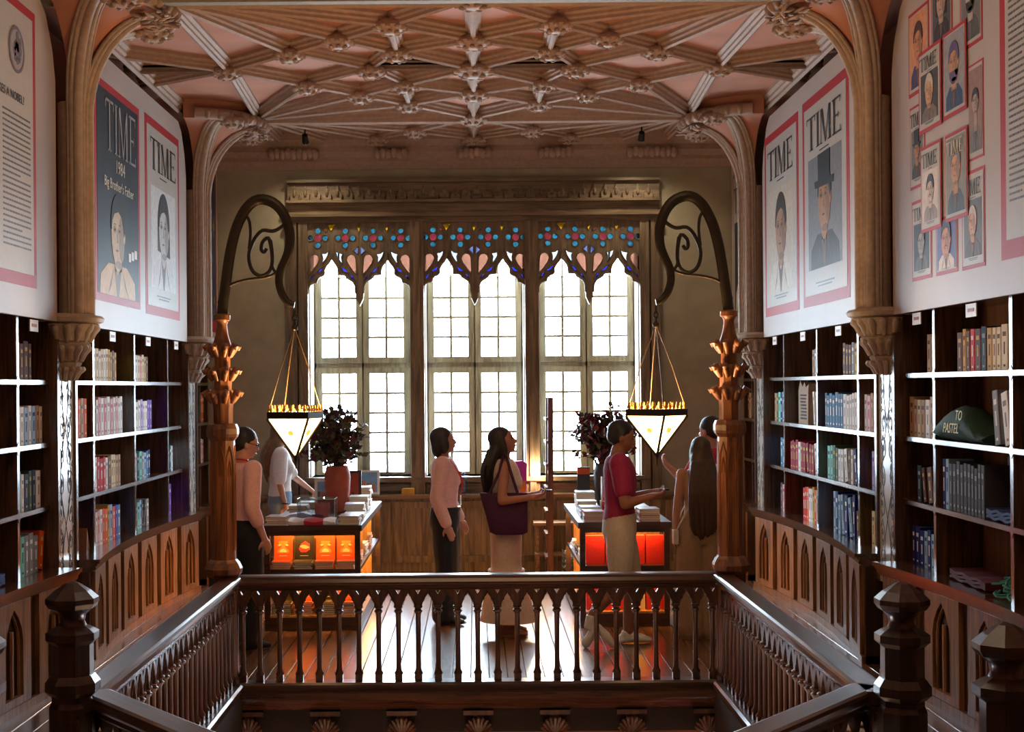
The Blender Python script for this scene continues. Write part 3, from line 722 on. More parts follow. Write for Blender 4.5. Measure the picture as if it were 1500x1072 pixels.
# near bookcases
b = L1.books
b(0, 3, 'cbbb', .25); b(0, 2, 'bbebb', .25, .55); b(1, 3, 'wwBwBeww', .25); b(2, 3, 'twkGkww', .25); b(3, 3, 'ttgggo/', .26); b(1, 2, 'dkdkd', .26, .3); b(3, 2, 'dbdb', .25, .1); b(0, 1, 'bebbeb', .25); b(1, 1, 'wdwBdw', .26); b(2, 1, 'kdGTdk', .26); b(3, 1, 'dbeGdb', .26)
b = R1.books
b(0, 3, 'ee', .24, .02); b(0, 2, 'cccykbrbyb', .25, .1); b(1, 3, 'wewecee', .26); b(2, 3, 'zb/b/k', .24); b(3, 3, 'nBnBnnn', .25); b(2, 2, 'ddddddddddBnwd', .30, .47, th=(.05, .065)); b(2, 2, 'dkd', .37, .1, .22, (.12, .16), True); b(0, 1, 'bebbeb', .25); b(1, 1, 'kdkdk', .26, .1); b(2, 1, 'wdwBdw', .26); b(3, 1, 'dbeGdb', .26)
# far bookcases
b = L3.books
b(1, 0, 'TT', .25, .05); b(2, 0, 'twrbP', .25, .05); b(2, 1, 'lwP', .26, .05); b(3, 0, 'kdk', .24, .05); b(1, 1, 'rdob', .3, .05)
b = R3.books
b(1, 0, 'owPwrr', .26, .03); b(2, 0, 'ppplp', .28, .03); b(3, 0, 'plpplp', .30, .03); b(1, 1, 'dbeb', .26, .03)

# ---- other things on the shelves
def case_pt(c, u, y, z): return c.root.location + Matrix.Rotation(c.root.rotation_euler.z, 3, 'Z') @ Vector((c.x(u), y, z))
def cell(c, col, row, f): return c.cols[col] + (c.cols[col + 1] - c.cols[col]) * f, ROWZ[3 - row]
def cthing(c, u, y, z, name, label, cat): 
    return thing(name, label, cat, case_pt(c, u, y, z), c.root.rotation_euler.z)
# canvas tote bag
u, z = cell(R2, 2, 1, .62)
t = cthing(R2, u, .12, z, 'tote_bag', 'beige canvas tote bag printed with small words, on right shelf', 'bag')
CANV = plain('canvas', (172, 142, 116), .85, bump=.3, scale=60)
m = M().prism([(-.19, 0), (.17, 0), (.19, .30), (.20, .36), (.10, .33), (.05, .38), (-.03, .335), (-.12, .40), (-.19, .30)], -.05, .06)
m.tube([(-.12, .0, .38), (-.09, .0, .41), (-.02, .0, .34)], .012, 6)
ob('bag_body', m, CANV, t)
m = M(); rnd = random.Random(4)
for j in range(8):
    x = -.11
    while x < .10:
        wd = rnd.uniform(.015, .05); m.box(x, min(x + wd, .12), -.053, -.049, .25 - j * .03, .266 - j * .03); x += wd + .012
ob('printed_words', m, plain('tote_ink', (70, 58, 60), .8), t)['kind'] = 'stuff'
ob('printed_emblem', M().prism([(-.10, .08), (-.085, .2), (-.07, .08)], -.0545, -.053), plain('tote_gold', (170, 130, 40), .7), t)
# green cloth bundle with gilt letters
def text_mesh(s, size, mat, name='lettering'):
    cu = bpy.data.curves.new(name, 'FONT'); cu.body = s; cu.size = size; cu.extrude = .0008; cu.align_x = 'CENTER'; cu.resolution_u = 3
    o = bpy.data.objects.new(name, cu); col.objects.link(o)
    dg = bpy.context.evaluated_depsgraph_get(); me = bpy.data.meshes.new_from_object(o.evaluated_get(dg)); bpy.data.objects.remove(o)
    me.materials.clear(); me.materials.append(mat); me.name = name
    return me
def letters(s, size, mat, parent, loc, rot):
    o = link('lettering', text_mesh(s, size, mat), parent, loc, rot); o['kind'] = 'stuff'; return o
u, z = cell(R1, 2, 1, .64)
t = cthing(R1, u, .10, z, 'cloth_bag', 'dark green cloth bag with yellow lettering slumped on right near shelf', 'bag')
m = M(); GREENC = plain('green_cloth', (30, 62, 44), .8, bump=.4, scale=30)
rings = []
for i in range(11):
    a = i / 10; x = -.42 + .84 * a; hgt = .06 + .18 * math.sin(PI * min(1, a * 1.1 + .05)) ** .8 * (1 - .35 * a)
    rings.append((x, hgt))
vs = []; nn = 12
for k, (x, hgt) in enumerate(rings):
    for j in range(nn):
        an = 2 * PI * j / nn
        vs.append((x + .01 * math.sin(j * 2 + k), .0 + .12 * math.cos(an), max(.002, hgt * .5 + hgt * .52 * math.sin(an) + .008 * math.sin(j * 3 + k * 2))))
m.add(vs, [(i * nn + j, i * nn + (j + 1) % nn, (i + 1) * nn + (j + 1) % nn, (i + 1) * nn + j) for i in range(10) for j in range(nn)] + [tuple(range(nn)), tuple(range(10 * nn, 11 * nn))])
ob('bag_body', m, GREENC, t, smooth=70)
YEL = plain('yellow_print', (190, 180, 70), .6)
for s_, sz, x, zz in (('TO', .085, .06, .135), ('PASTEL', .085, -.08, .055)):
    letters(s_, sz, YEL, t, (x, -.128, zz), (R(82), 0, 0))
u, z = cell(R1, 2, 1, .12)
R1.books(1, 2, 'w/g/', .30, .03, .02)
# folded cloths, yarn bundle
def folded(c, col, row, f, nm, lab, cat, rgb, w_, d_, layers, wig=.012):
    u, z = cell(c, col, row, f); t = M()
    for k in range(layers):
        vs = []; nx = 12
        for j in (0, 1):
            for i in range(nx + 1):
                x = -w_ / 2 + w_ * i / nx; vs.append((x, -.0 + j * d_, .004 + k * .018 + wig * math.sin(i * 1.3 + k) * .5 + wig * .5))
        for j in (0, 1):
            for i in range(nx + 1):
                x = -w_ / 2 + w_ * i / nx; vs.append((x, j * d_, .020 + k * .018 + wig * math.sin(i * 1.3 + k) * .5 + wig * .5))
        q = nx + 1; fs = []
        for i in range(nx):
            fs += [(i, i + 1, q + i + 1, q + i), (2 * q + i, 2 * q + i + 1, 3 * q + i + 1, 3 * q + i), (i, i + 1, 2 * q + i + 1, 2 * q + i), (q + i, q + i + 1, 3 * q + i + 1, 3 * q + i)]
        fs += [(0, q, 3 * q, 2 * q), (nx, q + nx, 3 * q + nx, 2 * q + nx)]
        t.add(vs, fs)
    o = ob(nm, t, plain(nm + '_' + lab[:8], rgb, .75, bump=.3, scale=40), None, case_pt(c, u, .02, z), (0, 0, c.root.rotation_euler.z), smooth=50)
    return tag(o, lab, cat)
folded(R1, 2, 2, .18, 'folded_cloth', 'dark blue folded cloth in front of the grey volumes', 'cloth', (36, 52, 110), .42, .14, 3)
folded(R1, 2, 3, .6, 'folded_cloth', 'dark red folded cloth on the right near ledge shelf', 'cloth', (92, 24, 42), .6, .22, 3)
folded(L1, 2, 3, .68, 'folded_cloth', 'bright blue folded cloth on the left near ledge shelf', 'cloth', (40, 70, 150), .40, .22, 4)
u, z = cell(R1, 2, 3, .13); m = M(); rnd = random.Random(2)
for k in range(16):
    a = rnd.uniform(-.1, .1); zz = .008 + .007 * k
    m.tube([(-.16 + .32 * i / 10, .06 + a * .6 + .03 * math.sin(i + k), zz + .012 * math.sin(i * .8 + k)) for i in range(11)], .007, 5)
o = ob('yarn_bundle', m, plain('teal_yarn', (60, 140, 120), .7), None, case_pt(R1, u, .02, z), (0, 0, R1.root.rotation_euler.z), smooth=60); tag(o, 'teal green bundle of cords on the right near ledge shelf', 'yarn')
# picture in a frame leaning on the left near shelf
def framed(t, w_, h_, fcol, sky, land, tilt=10):
    tl = R(tilt)
    m = M().holed([(-w_ / 2, 0), (w_ / 2, 0), (w_ / 2, h_), (-w_ / 2, h_)], [[(-w_ / 2 + .025, .025), (w_ / 2 - .025, .025), (w_ / 2 - .025, h_ - .025), (-w_ / 2 + .025, h_ - .025)]], -.012, .012)
    f = ob('frame', m, fcol, t, rot=(-tl, 0, 0))
    m = M(); m.box(-w_ / 2 + .02, w_ / 2 - .02, -.004, .004, .02, h_ - .02)
    rnd = random.Random(int(w_ * 1000)); m.cur = 1
    for k in range(9):
        x = -w_ / 2 + .03 + (w_ - .09) * k / 9; m.box(x, x + (w_ - .06) / 9 * 1.2, -.007 - .0003 * k, -.004, .025, .025 + (h_ - .05) * rnd.uniform(.25, .62)); m.cur = 1 + (k % 2)
    ob('picture', m, [sky, land, plain('roof_print', (196, 110, 70), .5)], f)
u, z = cell(L1, 2, 2, .78)
t = cthing(L1, u, .1, z, 'framed_picture', 'small framed painting of orange houses leaning on left near shelf', 'picture')
framed(t, .36, .30, plain('frame_dark', (70, 48, 32), .4), plain('paint_sky', (92, 110, 120), .5), plain('paint_ochre', (190, 130, 60), .5))
# easel card with a grey cone
u, z = cell(L2, 3, 1, .25); o = ob('paper_cone', M().lathe([(.06, 0), (.055, .01), (.005, .16)], 16), plain('cone_grey', (150, 156, 150), .6), None, case_pt(L2, u, .1, z), smooth=40); tag(o, 'small pale grey cone ornament alone on a left shelf', 'ornament')
u, z = cell(L2, 0, 3, .82); o = ob('easel_card', M().prism([(0, 0), (.09, 0), (.02, .17)], -.03, .03), plain('card_brown', (150, 96, 60), .6), None, case_pt(L2, u, .06, z), (0, 0, R(90))); tag(o, 'small brown easel card beside purple books on left ledge', 'card')
# black box with a card in the rightmost column
u, z = cell(R1, 1, 1, .82); t = cthing(R1, u, .05, z, 'display_box', 'black display box with paper card at the right picture edge', 'box')
ob('box_body', M().box(-.2, .2, 0, .18, 0, .3), plain('black_board', (22, 22, 24), .5), t); ob('paper_card', M().box(-.12, -.02, -.006, -.001, .02, .12), CARD, t)

# ================================================================== WALL POSTERS
XP = 2.845
class Poster:
    def __init__(s, side, y0, y1, label, cut_near, cut_far):
        s.s = side; s.L = y1 - y0; s.y0, s.y1 = y0, y1
        s.root = thing('wall_poster', label, 'poster', (side * XP, y0 if side < 0 else y1, 0), R(90) if side < 0 else R(-90))
        near = [(0, 4.1), (.06, 4.3), (.2, 4.5), (.34, 4.58)] if cut_near else [(0, 4.58)]
        far = [(s.L - .34, 4.58), (s.L - .2, 4.5), (s.L - .06, 4.3), (s.L, 4.1)] if cut_far else [(s.L, 4.58)]
        poly = [(0, 2.47)] + near + far + [(s.L, 2.47)]
        if side > 0: poly = [(s.L - p, q) for p, q in poly]
        ob('backing', M().prism(poly, 0, .03), VINYL, s.root)
    def lx(s, Y): return Y - s.y0 if s.s < 0 else s.y1 - Y
    def loc(s, px, py):
        p = at(px, py, X=s.s * XP); return s.lx(p.y), p.z
    def rect(s, name, x0, x1, z0, z1, layer, mat, parent=None):
        return ob(name, M().box(x0, x1, -.002 - .002 * layer, -.002 * layer + .001, z0, z1), mat, parent or s.root)
def time_word(x0, x1, z0, z1, y):
    m = M(); w_ = (x1 - x0) / 3.9; h = z1 - z0; t = h * .085; a, b = y - .001, y + .001
    B = lambda p, q, r, s_: m.box(p, q, a, b, r, s_)
    x = x0                                                        # T
    B(x, x + w_, z1 - t * .6, z1); B(x + w_ * .44, x + w_ * .56, z0, z1); B(x + w_ * .32, x + w_ * .68, z0, z0 + t * .4); B(x, x + t * .4, z1 - h * .18, z1); B(x + w_ - t * .4, x + w_, z1 - h * .18, z1)
    x = x0 + w_ * 1.12                                           # I
    B(x + w_ * .10, x + w_ * .22, z0, z1); B(x, x + w_ * .32, z0, z0 + t * .4); B(x, x + w_ * .32, z1 - t * .4, z1)
    x = x0 + w_ * 1.6                                            # M
    B(x + w_ * .06, x + w_ * .11, z0, z1); B(x + w_ * .98, x + w_ * 1.11, z0, z1)
    m.prism([(x + w_ * .06, z1), (x + w_ * .22, z1), (x + w_ * .62, z0), (x + w_ * .55, z0)], a, b); m.prism([(x + w_ * .98, z1), (x + w_ * 1.05, z1), (x + w_ * .62, z0), (x + w_ * .55, z0)], a, b)
    B(x - w_ * .04, x + w_ * .2, z0, z0 + t * .4); B(x + w_ * .88, x + w_ * 1.2, z0, z0 + t * .4)
    x = x0 + w_ * 2.98                                           # E
    B(x + w_ * .10, x + w_ * .22, z0, z1); B(x, x + w_ * .85, z0, z0 + t * .6); B(x, x + w_ * .82, z1 - t * .6, z1); B(x + w_ * .2, x + w_ * .6, z0 + h * .5 - t * .25, z0 + h * .5 + t * .25)
    B(x + w_ * .81, x + w_ * .85, z0, z0 + h * .18); B(x + w_ * .78, x + w_ * .82, z1 - h * .18, z1); B(x + w_ * .58, x + w_ * .61, z0 + h * .42, z0 + h * .58)
    return m
def oval(cx, cz, rx, rz, n=18, a0=0, a1=360): return [(cx + rx * math.cos(R(a0 + (a1 - a0) * i / n)), cz + rz * math.sin(R(a0 + (a1 - a0) * i / n))) for i in range(n + (0 if a1 - a0 >= 360 else 1))]
def portrait(x0, x1, z0, z1, y, bg, cloth, skin, hair, style='short', shift=0.0, zoom=1.0):
    """a generic printed head-and-shoulders"""
    m = M(); w_ = x1 - x0; h = z1 - z0; cx = x0 + w_ * (.5 + shift); fz = z0 + h * .60; fr = w_ * .19 * zoom
    if bg: m.box(x0, x1, y - .0006, y, z0, z1)
    def P(poly, k, lay): m.cur = k; m.prism([(min(max(p, x0), x1), min(max(q, z0), z1)) for p, q in poly], y - .0008 - .0005 * lay, y)
    P([(cx - w_ * .42, z0), (cx - w_ * .40, z0 + h * .18), (cx - w_ * .22, z0 + h * .30), (cx + w_ * .22, z0 + h * .30), (cx + w_ * .42, z0 + h * .17), (cx + w_ * .44, z0)], 1, 1)
    if style == 'long': P([(cx - fr * 1.25, fz - h * .22)] + oval(cx, fz + h * .03, fr * 1.3, fr * 1.65, 16, 180, 0) + [(cx + fr * 1.35, fz - h * .26)], 3, 2)
    P([(cx - fr * .5, z0 + h * .24), (cx - fr * .45, fz), (cx + fr * .5, fz), (cx + fr * .55, z0 + h * .24)], 2, 3)
    P(oval(cx, fz, fr, fr * 1.42), 2, 4)
    P(oval(cx + fr * .03, fz + fr * .28, fr * 1.12, fr * 1.36, 16, -4, 184) + [(cx - fr * .98, fz + fr * .1), (cx - fr * .86, fz + fr * .5), (cx - fr * .55, fz + fr * .78), (cx + fr * .1, fz + fr * .92), (cx + fr * .6, fz + fr * .74), (cx + fr * .84, fz + fr * .3), (cx + fr * .95, fz - fr * .1)], 3, 7)
    o_ = -fr * .14                                # three-quarter view: the features sit off centre
    P(oval(cx + fr * .62, fz - fr * .1, fr * .42, fr * 1.0), 4, 5); P(oval(cx + fr * .1, fz - fr * 1.25, fr * .5, fr * .16), 4, 5)
    P(oval(cx + fr * 1.0, fz - fr * .05, fr * .16, fr * .28, 10), 2, 6)
    for e in (-.36, .40):
        P(oval(cx + o_ + e * fr, fz + fr * .16, fr * .24, fr * .15, 10), 4, 6); P(oval(cx + o_ + e * fr, fz + fr * .14, fr * .11, fr * .055, 8), 3, 7); P([(cx + o_ + e * fr - fr * .22, fz + fr * .34), (cx + o_ + e * fr, fz + fr * .40), (cx + o_ + e * fr + fr * .22, fz + fr * .34), (cx + o_ + e * fr, fz + fr * .36)], 3, 7)
    P([(cx + o_ + fr * .06, fz + fr * .2), (cx + o_ + fr * .2, fz - fr * .36), (cx + o_ - fr * .1, fz - fr * .36), (cx + o_ + fr * .04, fz - fr * .25)], 4, 6)
    P([(cx + o_ - fr * .26, fz - fr * .68), (cx + o_, fz - fr * .63), (cx + o_ + fr * .28, fz - fr * .68), (cx + o_, fz - fr * .74)], 5, 6)
    if style == 'moustache': P([(cx - fr * .5, fz - fr * .62), (cx, fz - fr * .38), (cx + fr * .5, fz - fr * .62), (cx, fz - fr * .5)], 3, 7)
    if style == 'beard': P(oval(cx, fz - fr * .6, fr * .95, fr * 1.0, 14, 180, 360), 3, 5)
    P([(cx - w_ * .09, z0 + h * .30), (cx - w_ * .02, z0), (cx + w_ * .02, z0), (cx + w_ * .09, z0 + h * .30), (cx, z0 + h * .2)], 5, 3); P([(cx - w_ * .24, z0), (cx - w_ * .10, z0 + h * .28), (cx - w_ * .16, z0 + h * .1)], 5, 2); P([(cx + w_ * .26, z0), (cx + w_ * .10, z0 + h * .28), (cx + w_ * .18, z0 + h * .1)], 5, 2)
    if style == 'hat':
        P([(cx - fr * 1.5, fz + fr * .55), (cx + fr * 1.5, fz + fr * .45), (cx + fr * 1.6, fz + fr * .75), (cx - fr * 1.6, fz + fr * .85)], 3, 8)
        P([(cx - fr * .95, fz + fr * .7), (cx + fr * .95, fz + fr * .65), (cx + fr * 1.0, fz + fr * 2.9), (cx, fz + fr * 3.05), (cx - fr * 1.0, fz + fr * 2.9)], 3, 9)
    cs = [bg or (200, 190, 180), cloth, skin, hair, tuple(int(v * .80) for v in skin), tuple(int(v * .58) for v in skin)]
    return m, [plain('ink_%d_%d_%d' % c_, c_, .55, spec=.3, var=.14, scale=20) for c_ in cs]
def cover(P, x0, x1, z0, z1, layer, title, bg, cloth, skin, hair, style, frame=PRED, paper=PAPER, pic=(.12, .88, .12, .68), big=False, zoom=1.0, ink=None):
    c = P.rect('magazine_cover', x0, x1, z0, z1, layer, frame); w_ = x1 - x0; h = z1 - z0; y = -.002 * layer - .002
    b_ = .05 * w_; P.rect('cover_paper', x0 + b_, x1 - b_, z0 + b_ * 1.2, z1 - b_ * 1.1, layer + 1, paper, c); y -= .002
    q0, q1, r0, r1 = x0 + w_ * pic[0], x0 + w_ * pic[1], z0 + h * pic[2], z0 + h * pic[3]
    m, mt = portrait(q0, q1, r0, r1, y - .0005, bg, cloth, skin, hair, style, zoom=zoom); ob('portrait', m, mt, c)
    if title: ob('title_lettering', time_word(x0 + w_ * .13, x0 + w_ * .87, z0 + h * .74, z0 + h * .90, y - .007), ink or PINK1, c)
    m = M(); rnd = random.Random(int(x0 * 100) + int(z0 * 10))
    for k, zz in enumerate((z0 + h * .10, z0 + h * .085, z0 + h * .715)):
        m.box(x0 + w_ * (.3 + .05 * k), x0 + w_ * (.7 - .05 * k), y - .002, y - .0005, zz, zz + h * .006)
    ob('caption_lines', m, PINK1, c); return c
def textblock(P, x0, x1, z0, z1, lh, layer, parent, size=.34):
    m = M(); rnd = random.Random(int(x0 * 77) + 3); z = z1; y = -.002 - .002 * layer
    while z > z0:
        x = x0; end = x1 if rnd.random() > .14 else x0 + (x1 - x0) * rnd.uniform(.3, .9)
        while x < end:
            wd = rnd.uniform(.018, .07); m.box(x, min(x + wd, end), y, y + .002, z - lh * size, z); x += wd + .011
        z -= lh
    o = ob('text_lines', m, TXT, parent); o['kind'] = 'stuff'; return o
# -- left near: text panel
p = Poster(-1, 6.0, 9.50, 'long text panel in a red border with a grey medal, left near wall', False, True)
f = p.rect('red_border', .3, p.lx(9.06), 2.66, 4.44, 0, PRED); p.rect('text_sheet', .38, p.lx(9.0), 2.74, 4.38, 1, PAPER, f)
textblock(p, p.lx(8.42), p.lx(8.94), 2.90, 3.72, .034, 2, f); textblock(p, p.lx(7.7), p.lx(8.28), 2.90, 3.72, .034, 2, f); textblock(p, p.lx(6.9), p.lx(7.5), 2.9, 3.72, .034, 2, f)
m = M().prism(oval(p.lx(8.68), 4.12, .145, .145, 28), -.008, -.005); m.cur = 1
for k in range(12): a = k * .7; m.prism(oval(p.lx(8.68) + .07 * math.cos(a) * (k / 12 + .2), 4.12 + .08 * math.sin(a) * (k / 12 + .2), .025, .03, 8), -.010, -.008)
m.holed(oval(p.lx(8.68), 4.12, .145, .145, 28), [oval(p.lx(8.68), 4.12, .125, .125, 28)], -.010, -.008)
ob('medal_print', m, [plain('medal_grey', (164, 158, 162), .4), plain('medal_dark', (120, 114, 122), .4)], f)
letters('TIME: WHAT MAKES A NOBEL?', .075, PINK1, f, (p.lx(8.3), -.0085, 3.80), (R(90), 0, 0))
# -- left middle: two covers
p = Poster(-1, 9.97, 13.78, 'white wall poster with a dark cover and a pencil portrait cover, left wall', True, True)
c = p.rect('magazine_cover', p.lx(10.46), p.lx(11.86), 2.68, 4.38, 0, PRED)
p.rect('cover_paper', p.lx(10.52), p.lx(11.80), 2.74, 4.32, 1, plain('ink_dark_slate', (44, 50, 58), .55, spec=.3, var=.3, scale=3), c)
m, mt = portrait(p.lx(10.52), p.lx(11.80), 2.74, 3.57, -.0045, None, (206, 168, 116), (206, 182, 152), (44, 42, 44), 'short', -.04, .80); ob('portrait', m, mt, c)
ob('title_lettering', time_word(p.lx(10.75), p.lx(11.72), 3.86, 4.26, -.008), plain('title_grey', (170, 172, 172), .4), c)
TW = plain('cover_type', (228, 222, 206), .4)
letters('1984', .15, TW, c, (p.lx(11.2), -.0075, 3.72), (R(90), 0, 0)); letters("Big Brother's Father", .112, TW, c, (p.lx(11.17), -.0075, 3.58), (R(90), 0, 0))
for k in range(3): ob('title_sheet', M().box(p.lx(11.45) + k * .1, p.lx(11.53) + k * .1, -.0072, -.006, 3.05 + .02 * k, 3.12 + .02 * k), TW, c)
cover(p, p.lx(12.06), p.lx(13.44), 2.66, 4.40, 0, True, (214, 212, 212), (206, 204, 204), (196, 190, 186), (66, 64, 70), 'long', pic=(.14, .86, .14, .66))
# -- left far: blue cover
p = Poster(-1, Y2 + .25, YB - .04, 'narrow white poster with a dark blue and gold printed cover, far left', True, False)
c = p.rect('magazine_cover', .3, p.L - .08, 2.62, 4.36, 0, PRED); m = M(); m.box(.36, p.L - .14, -.006, -.002, 2.74, 4.3); rnd = random.Random(9)
for k in range(60):
    m.cur = rnd.choice((1, 1, 2, 3)); x = rnd.uniform(.38, p.L - .24); z = 2.78 + 1.4 * rnd.random() ** (1.6 if m.cur == 3 else .9); q = rnd.uniform(.03, .07)
    m.prism([(x, z), (x + q, z + q * .3), (x + q * .7, z + q * 1.8), (x - q * .2, z + q)], -.0075, -.006)
ob('cover_art', m, [plain('art_navy', (36, 50, 84), .4), plain('art_blue', (60, 96, 150), .4), plain('art_night', (24, 28, 44), .4), plain('art_gold', (176, 130, 60), .4)], c)
# -- right far
p = Poster(1, Y2 + .25, YB - .04, 'narrow white poster with a black portrait cover, far right', True, False)
cover(p, .08, p.L - .12, 2.62, 4.3, 0, True, (48, 50, 54), (200, 196, 190), (170, 160, 150), (30, 30, 34), 'short', frame=plain('print_thin', (150, 120, 120), .4))
# -- right middle
p = Poster(1, 9.97, 13.78, 'white wall poster with a young man cover and a top hat cover, right wall', True, True)
cover(p, p.lx(13.66), p.lx(12.24), 2.66, 4.40, 0, True, (196, 184, 168), (206, 196, 182), (170, 128, 100), (58, 46, 42), 'short')
cover(p, p.lx(12.08), p.lx(10.58), 2.66, 4.42, 0, True, (122, 122, 126), (60, 50, 44), (178, 126, 84), (28, 28, 32), 'hat', pic=(.14, .86, .17, .70), zoom=.95)
# -- right near: collage and text
p = Poster(1, 6.0, 9.50, 'poster with a collage of many small covers beside a text panel, right wall', False, True)
cov = [(1331, 1362, 24, 146, (214, 150, 110), (60, 60, 110), (200, 140, 100), (70, 50, 50), 'short', 0), (1364, 1396, -60, 76, (90, 84, 84), (50, 46, 50), (190, 160, 140), (40, 34, 36), 'long', 0), (1406, 1440, -50, 80, (120, 116, 112), (90, 86, 86), (190, 180, 170), (40, 40, 40), 'beard', 0),
       (1419, 1442, 98, 238, (150, 120, 110), (120, 116, 116), (170, 150, 140), (50, 44, 46), 'short', 0), (1333, 1356, 160, 280, (120, 112, 104), (60, 50, 44), (180, 124, 80), (28, 28, 32), 'hat', 1),
       (1336, 1366, 297, 413, (56, 56, 60), (96, 94, 96), (170, 164, 158), (50, 48, 50), 'short', 1), (1371, 1404, 322, 405, (90, 90, 160), (220, 210, 200), (206, 140, 90), (50, 36, 34), 'moustache', 0), (1409, 1444, 256, 397, (100, 96, 88), (90, 70, 50), (206, 160, 120), (196, 186, 176), 'short', 1),
       (1348, 1382, 80, 200, (70, 60, 56), (120, 110, 100), (206, 160, 120), (200, 190, 176), 'short', 1), (1384, 1419, 52, 178, (150, 150, 156), (50, 70, 110), (196, 150, 110), (96, 80, 120), 'beard', 0),
       (1351, 1382, 218, 343, (210, 202, 196), (150, 140, 140), (206, 190, 180), (50, 44, 50), 'moustache', 1), (1387, 1421, 200, 327, (140, 132, 120), (70, 76, 84), (196, 148, 104), (120, 112, 104), 'short', 2)]
for k, (a, b_, t0, b0, bg_, cl, sk_, hr, st, ti) in enumerate(cov):
    x0, zt = p.loc(a, t0); _, zb = p.loc(a, b0); x1, _ = p.loc(b_, b0)
    cover(p, x0, x1, zb, min(zt, 4.5), (0 if k < 8 else 5), ti > 0, bg_, cl, sk_, hr, st, pic=((.08, .92, .08, .94) if ti != 1 else (.12, .88, .12, .70)), zoom=1.25 if ti != 1 else 1.1, ink=TW if ti == 2 else None)
x0, _ = p.loc(1466, 200); f = p.rect('red_border', x0, p.L - .1, 2.66, 4.5, 0, PRED); p.rect('text_sheet', x0 + .08, p.L - .18, 2.76, 4.44, 1, PAPER, f)
textblock(p, x0 + .13, x0 + .62, 2.95, 4.4, .034, 2, f); textblock(p, x0 + .7, x0 + 1.2, 2.95, 4.4, .034, 2, f)
# ================================================================== BALUSTRADES
RT = .745
PITCHB = .1333
def baluster_mesh():
    m = M()
    m.box(-.024, .024, -.024, .024, .03, .075)
    m.lathe([(.03, .075), (.03, .085), (.02, .10), (.0175, .12), (.0165, .30), (.0175, .475), (.021, .485), (.029, .492), (.029, .502), (.021, .508), (.021, .516), (.031, .522), (.031, .532), (.022, .538)], 10)
    hp = PITCHB / 2
    l = [(.021, .532), (.024, .552), (.033, .570), (.041, .576), (.041, .586), (.047, .598), (.056, .608), (.061, .618), (hp, .634)]
    outer = [(-a, b) for a, b in reversed(l)] + l + [(hp, .66), (-hp, .66)]
    m.holed(outer, [[(-.017, .640), (.017, .640), (0, .612)]], -.017, .017)
    for s in (-1, 1): m.tube([(s * a, -.017, b) for a, b in l], .006, 5)
    return m.mesh('baluster', DARKz, 50)
BAL = baluster_mesh()
HPROF = [(-.062, -.045), (-.05, -.06), (.05, -.06), (.062, -.045), (.07, -.02), (.066, -.006), (.05, 0), (-.05, 0), (-.066, -.006), (-.07, -.02)]
def balustrade(p0, p1, n, label, mat, zs=0.0):
    p0 = Vector(p0); p1 = Vector(p1); d = p1 - p0; L = d.length; an = math.atan2(d.y, d.x)
    t = thing('balustrade', label, 'balustrade', p0, an)
    ob('handrail', M().sweep([(0, 0, RT), (L, 0, RT)], HPROF, (0, 0, 1)), RAILG, t)
    m = M().prism([(-.022, .645), (.022, .645), (.03, .655), (.03, .672), (.04, .68), (.045, RT - .055), (-.045, RT - .055), (-.04, .68), (-.03, .672), (-.03, .655)], 0, L, 'yz')
    ob('under_rail', m, DARKx, t)
    ob('bottom_rail', M().prism([(-.075, -.02), (.075, -.02), (.075, .018), (.06, .03), (-.06, .03), (-.075, .018)], 0, L, 'yz'), RAILG, t)
    k = L / n
    for i in range(n + 1):
        x = min(max(i * k, .02), L - .02); link('baluster', BAL, t, (x, 0, 0), (0, 0, 0), (k / PITCHB, 1, 1))
    return t
RX = 1.64
balustrade((-1.60, YR, 0), (1.60, YR, 0), 24, 'front dark wooden balustrade with pointed arches between slim balusters', DARKx)
balustrade((-RX, 5.70, 0), (-RX, YR - .1, 0), 27, 'left side balustrade running from dark newel to lamp post', DARKx)
balustrade((RX, 5.70, 0), (RX, YR - .1, 0), 27, 'right side balustrade running from dark newel to lamp post', DARKx)
balustrade((-.55, 4.50, 0), (-RX + .04, 5.84, 0), 12, 'short slanting balustrade at the lower left edge', DARKx)
balustrade((RX - .02, 5.84, 0), (.55, 4.50, 0), 12, 'short slanting balustrade at the lower right edge', DARKx)
def newel(x, y, label):
    t = thing('newel_post', label, 'post', (x, y, 0), R(22.5))
    ob('shaft', M().lathe([(.095, 0), (.095, .70), (.085, .72), (.085, .98)], 8), NEWEL, t)
    ob('lower_collar', M().lathe([(.09, .745), (.112, .765), (.112, .80), (.09, .83)], 8), NEWEL, t)
    ob('upper_collar', M().lathe([(.085, .955), (.108, .975), (.108, 1.005), (.085, 1.02), (.055, 1.035)], 8), NEWEL, t)
    ob('neck', M().lathe([(.058, 1.03), (.05, 1.05), (.055, 1.075), (.075, 1.095)], 16), NEWEL, t, smooth=40)
    ob('cap', M().lathe([(.07, 1.09), (.095, 1.105), (.108, 1.125), (.108, 1.145), (.075, 1.175), (.03, 1.205), (.004, 1.215)], 8), NEWEL, t)
newel(-1.672, 5.76, 'dark faceted newel post at the end of the left side rail')
newel(1.69, 5.56, 'dark faceted newel post at the end of the right side rail')
newel(1.74, 4.60, 'dark faceted newel post cut by the lower right picture corner')
newel(-1.715, 4.74, 'dark faceted newel post just outside the left picture edge')

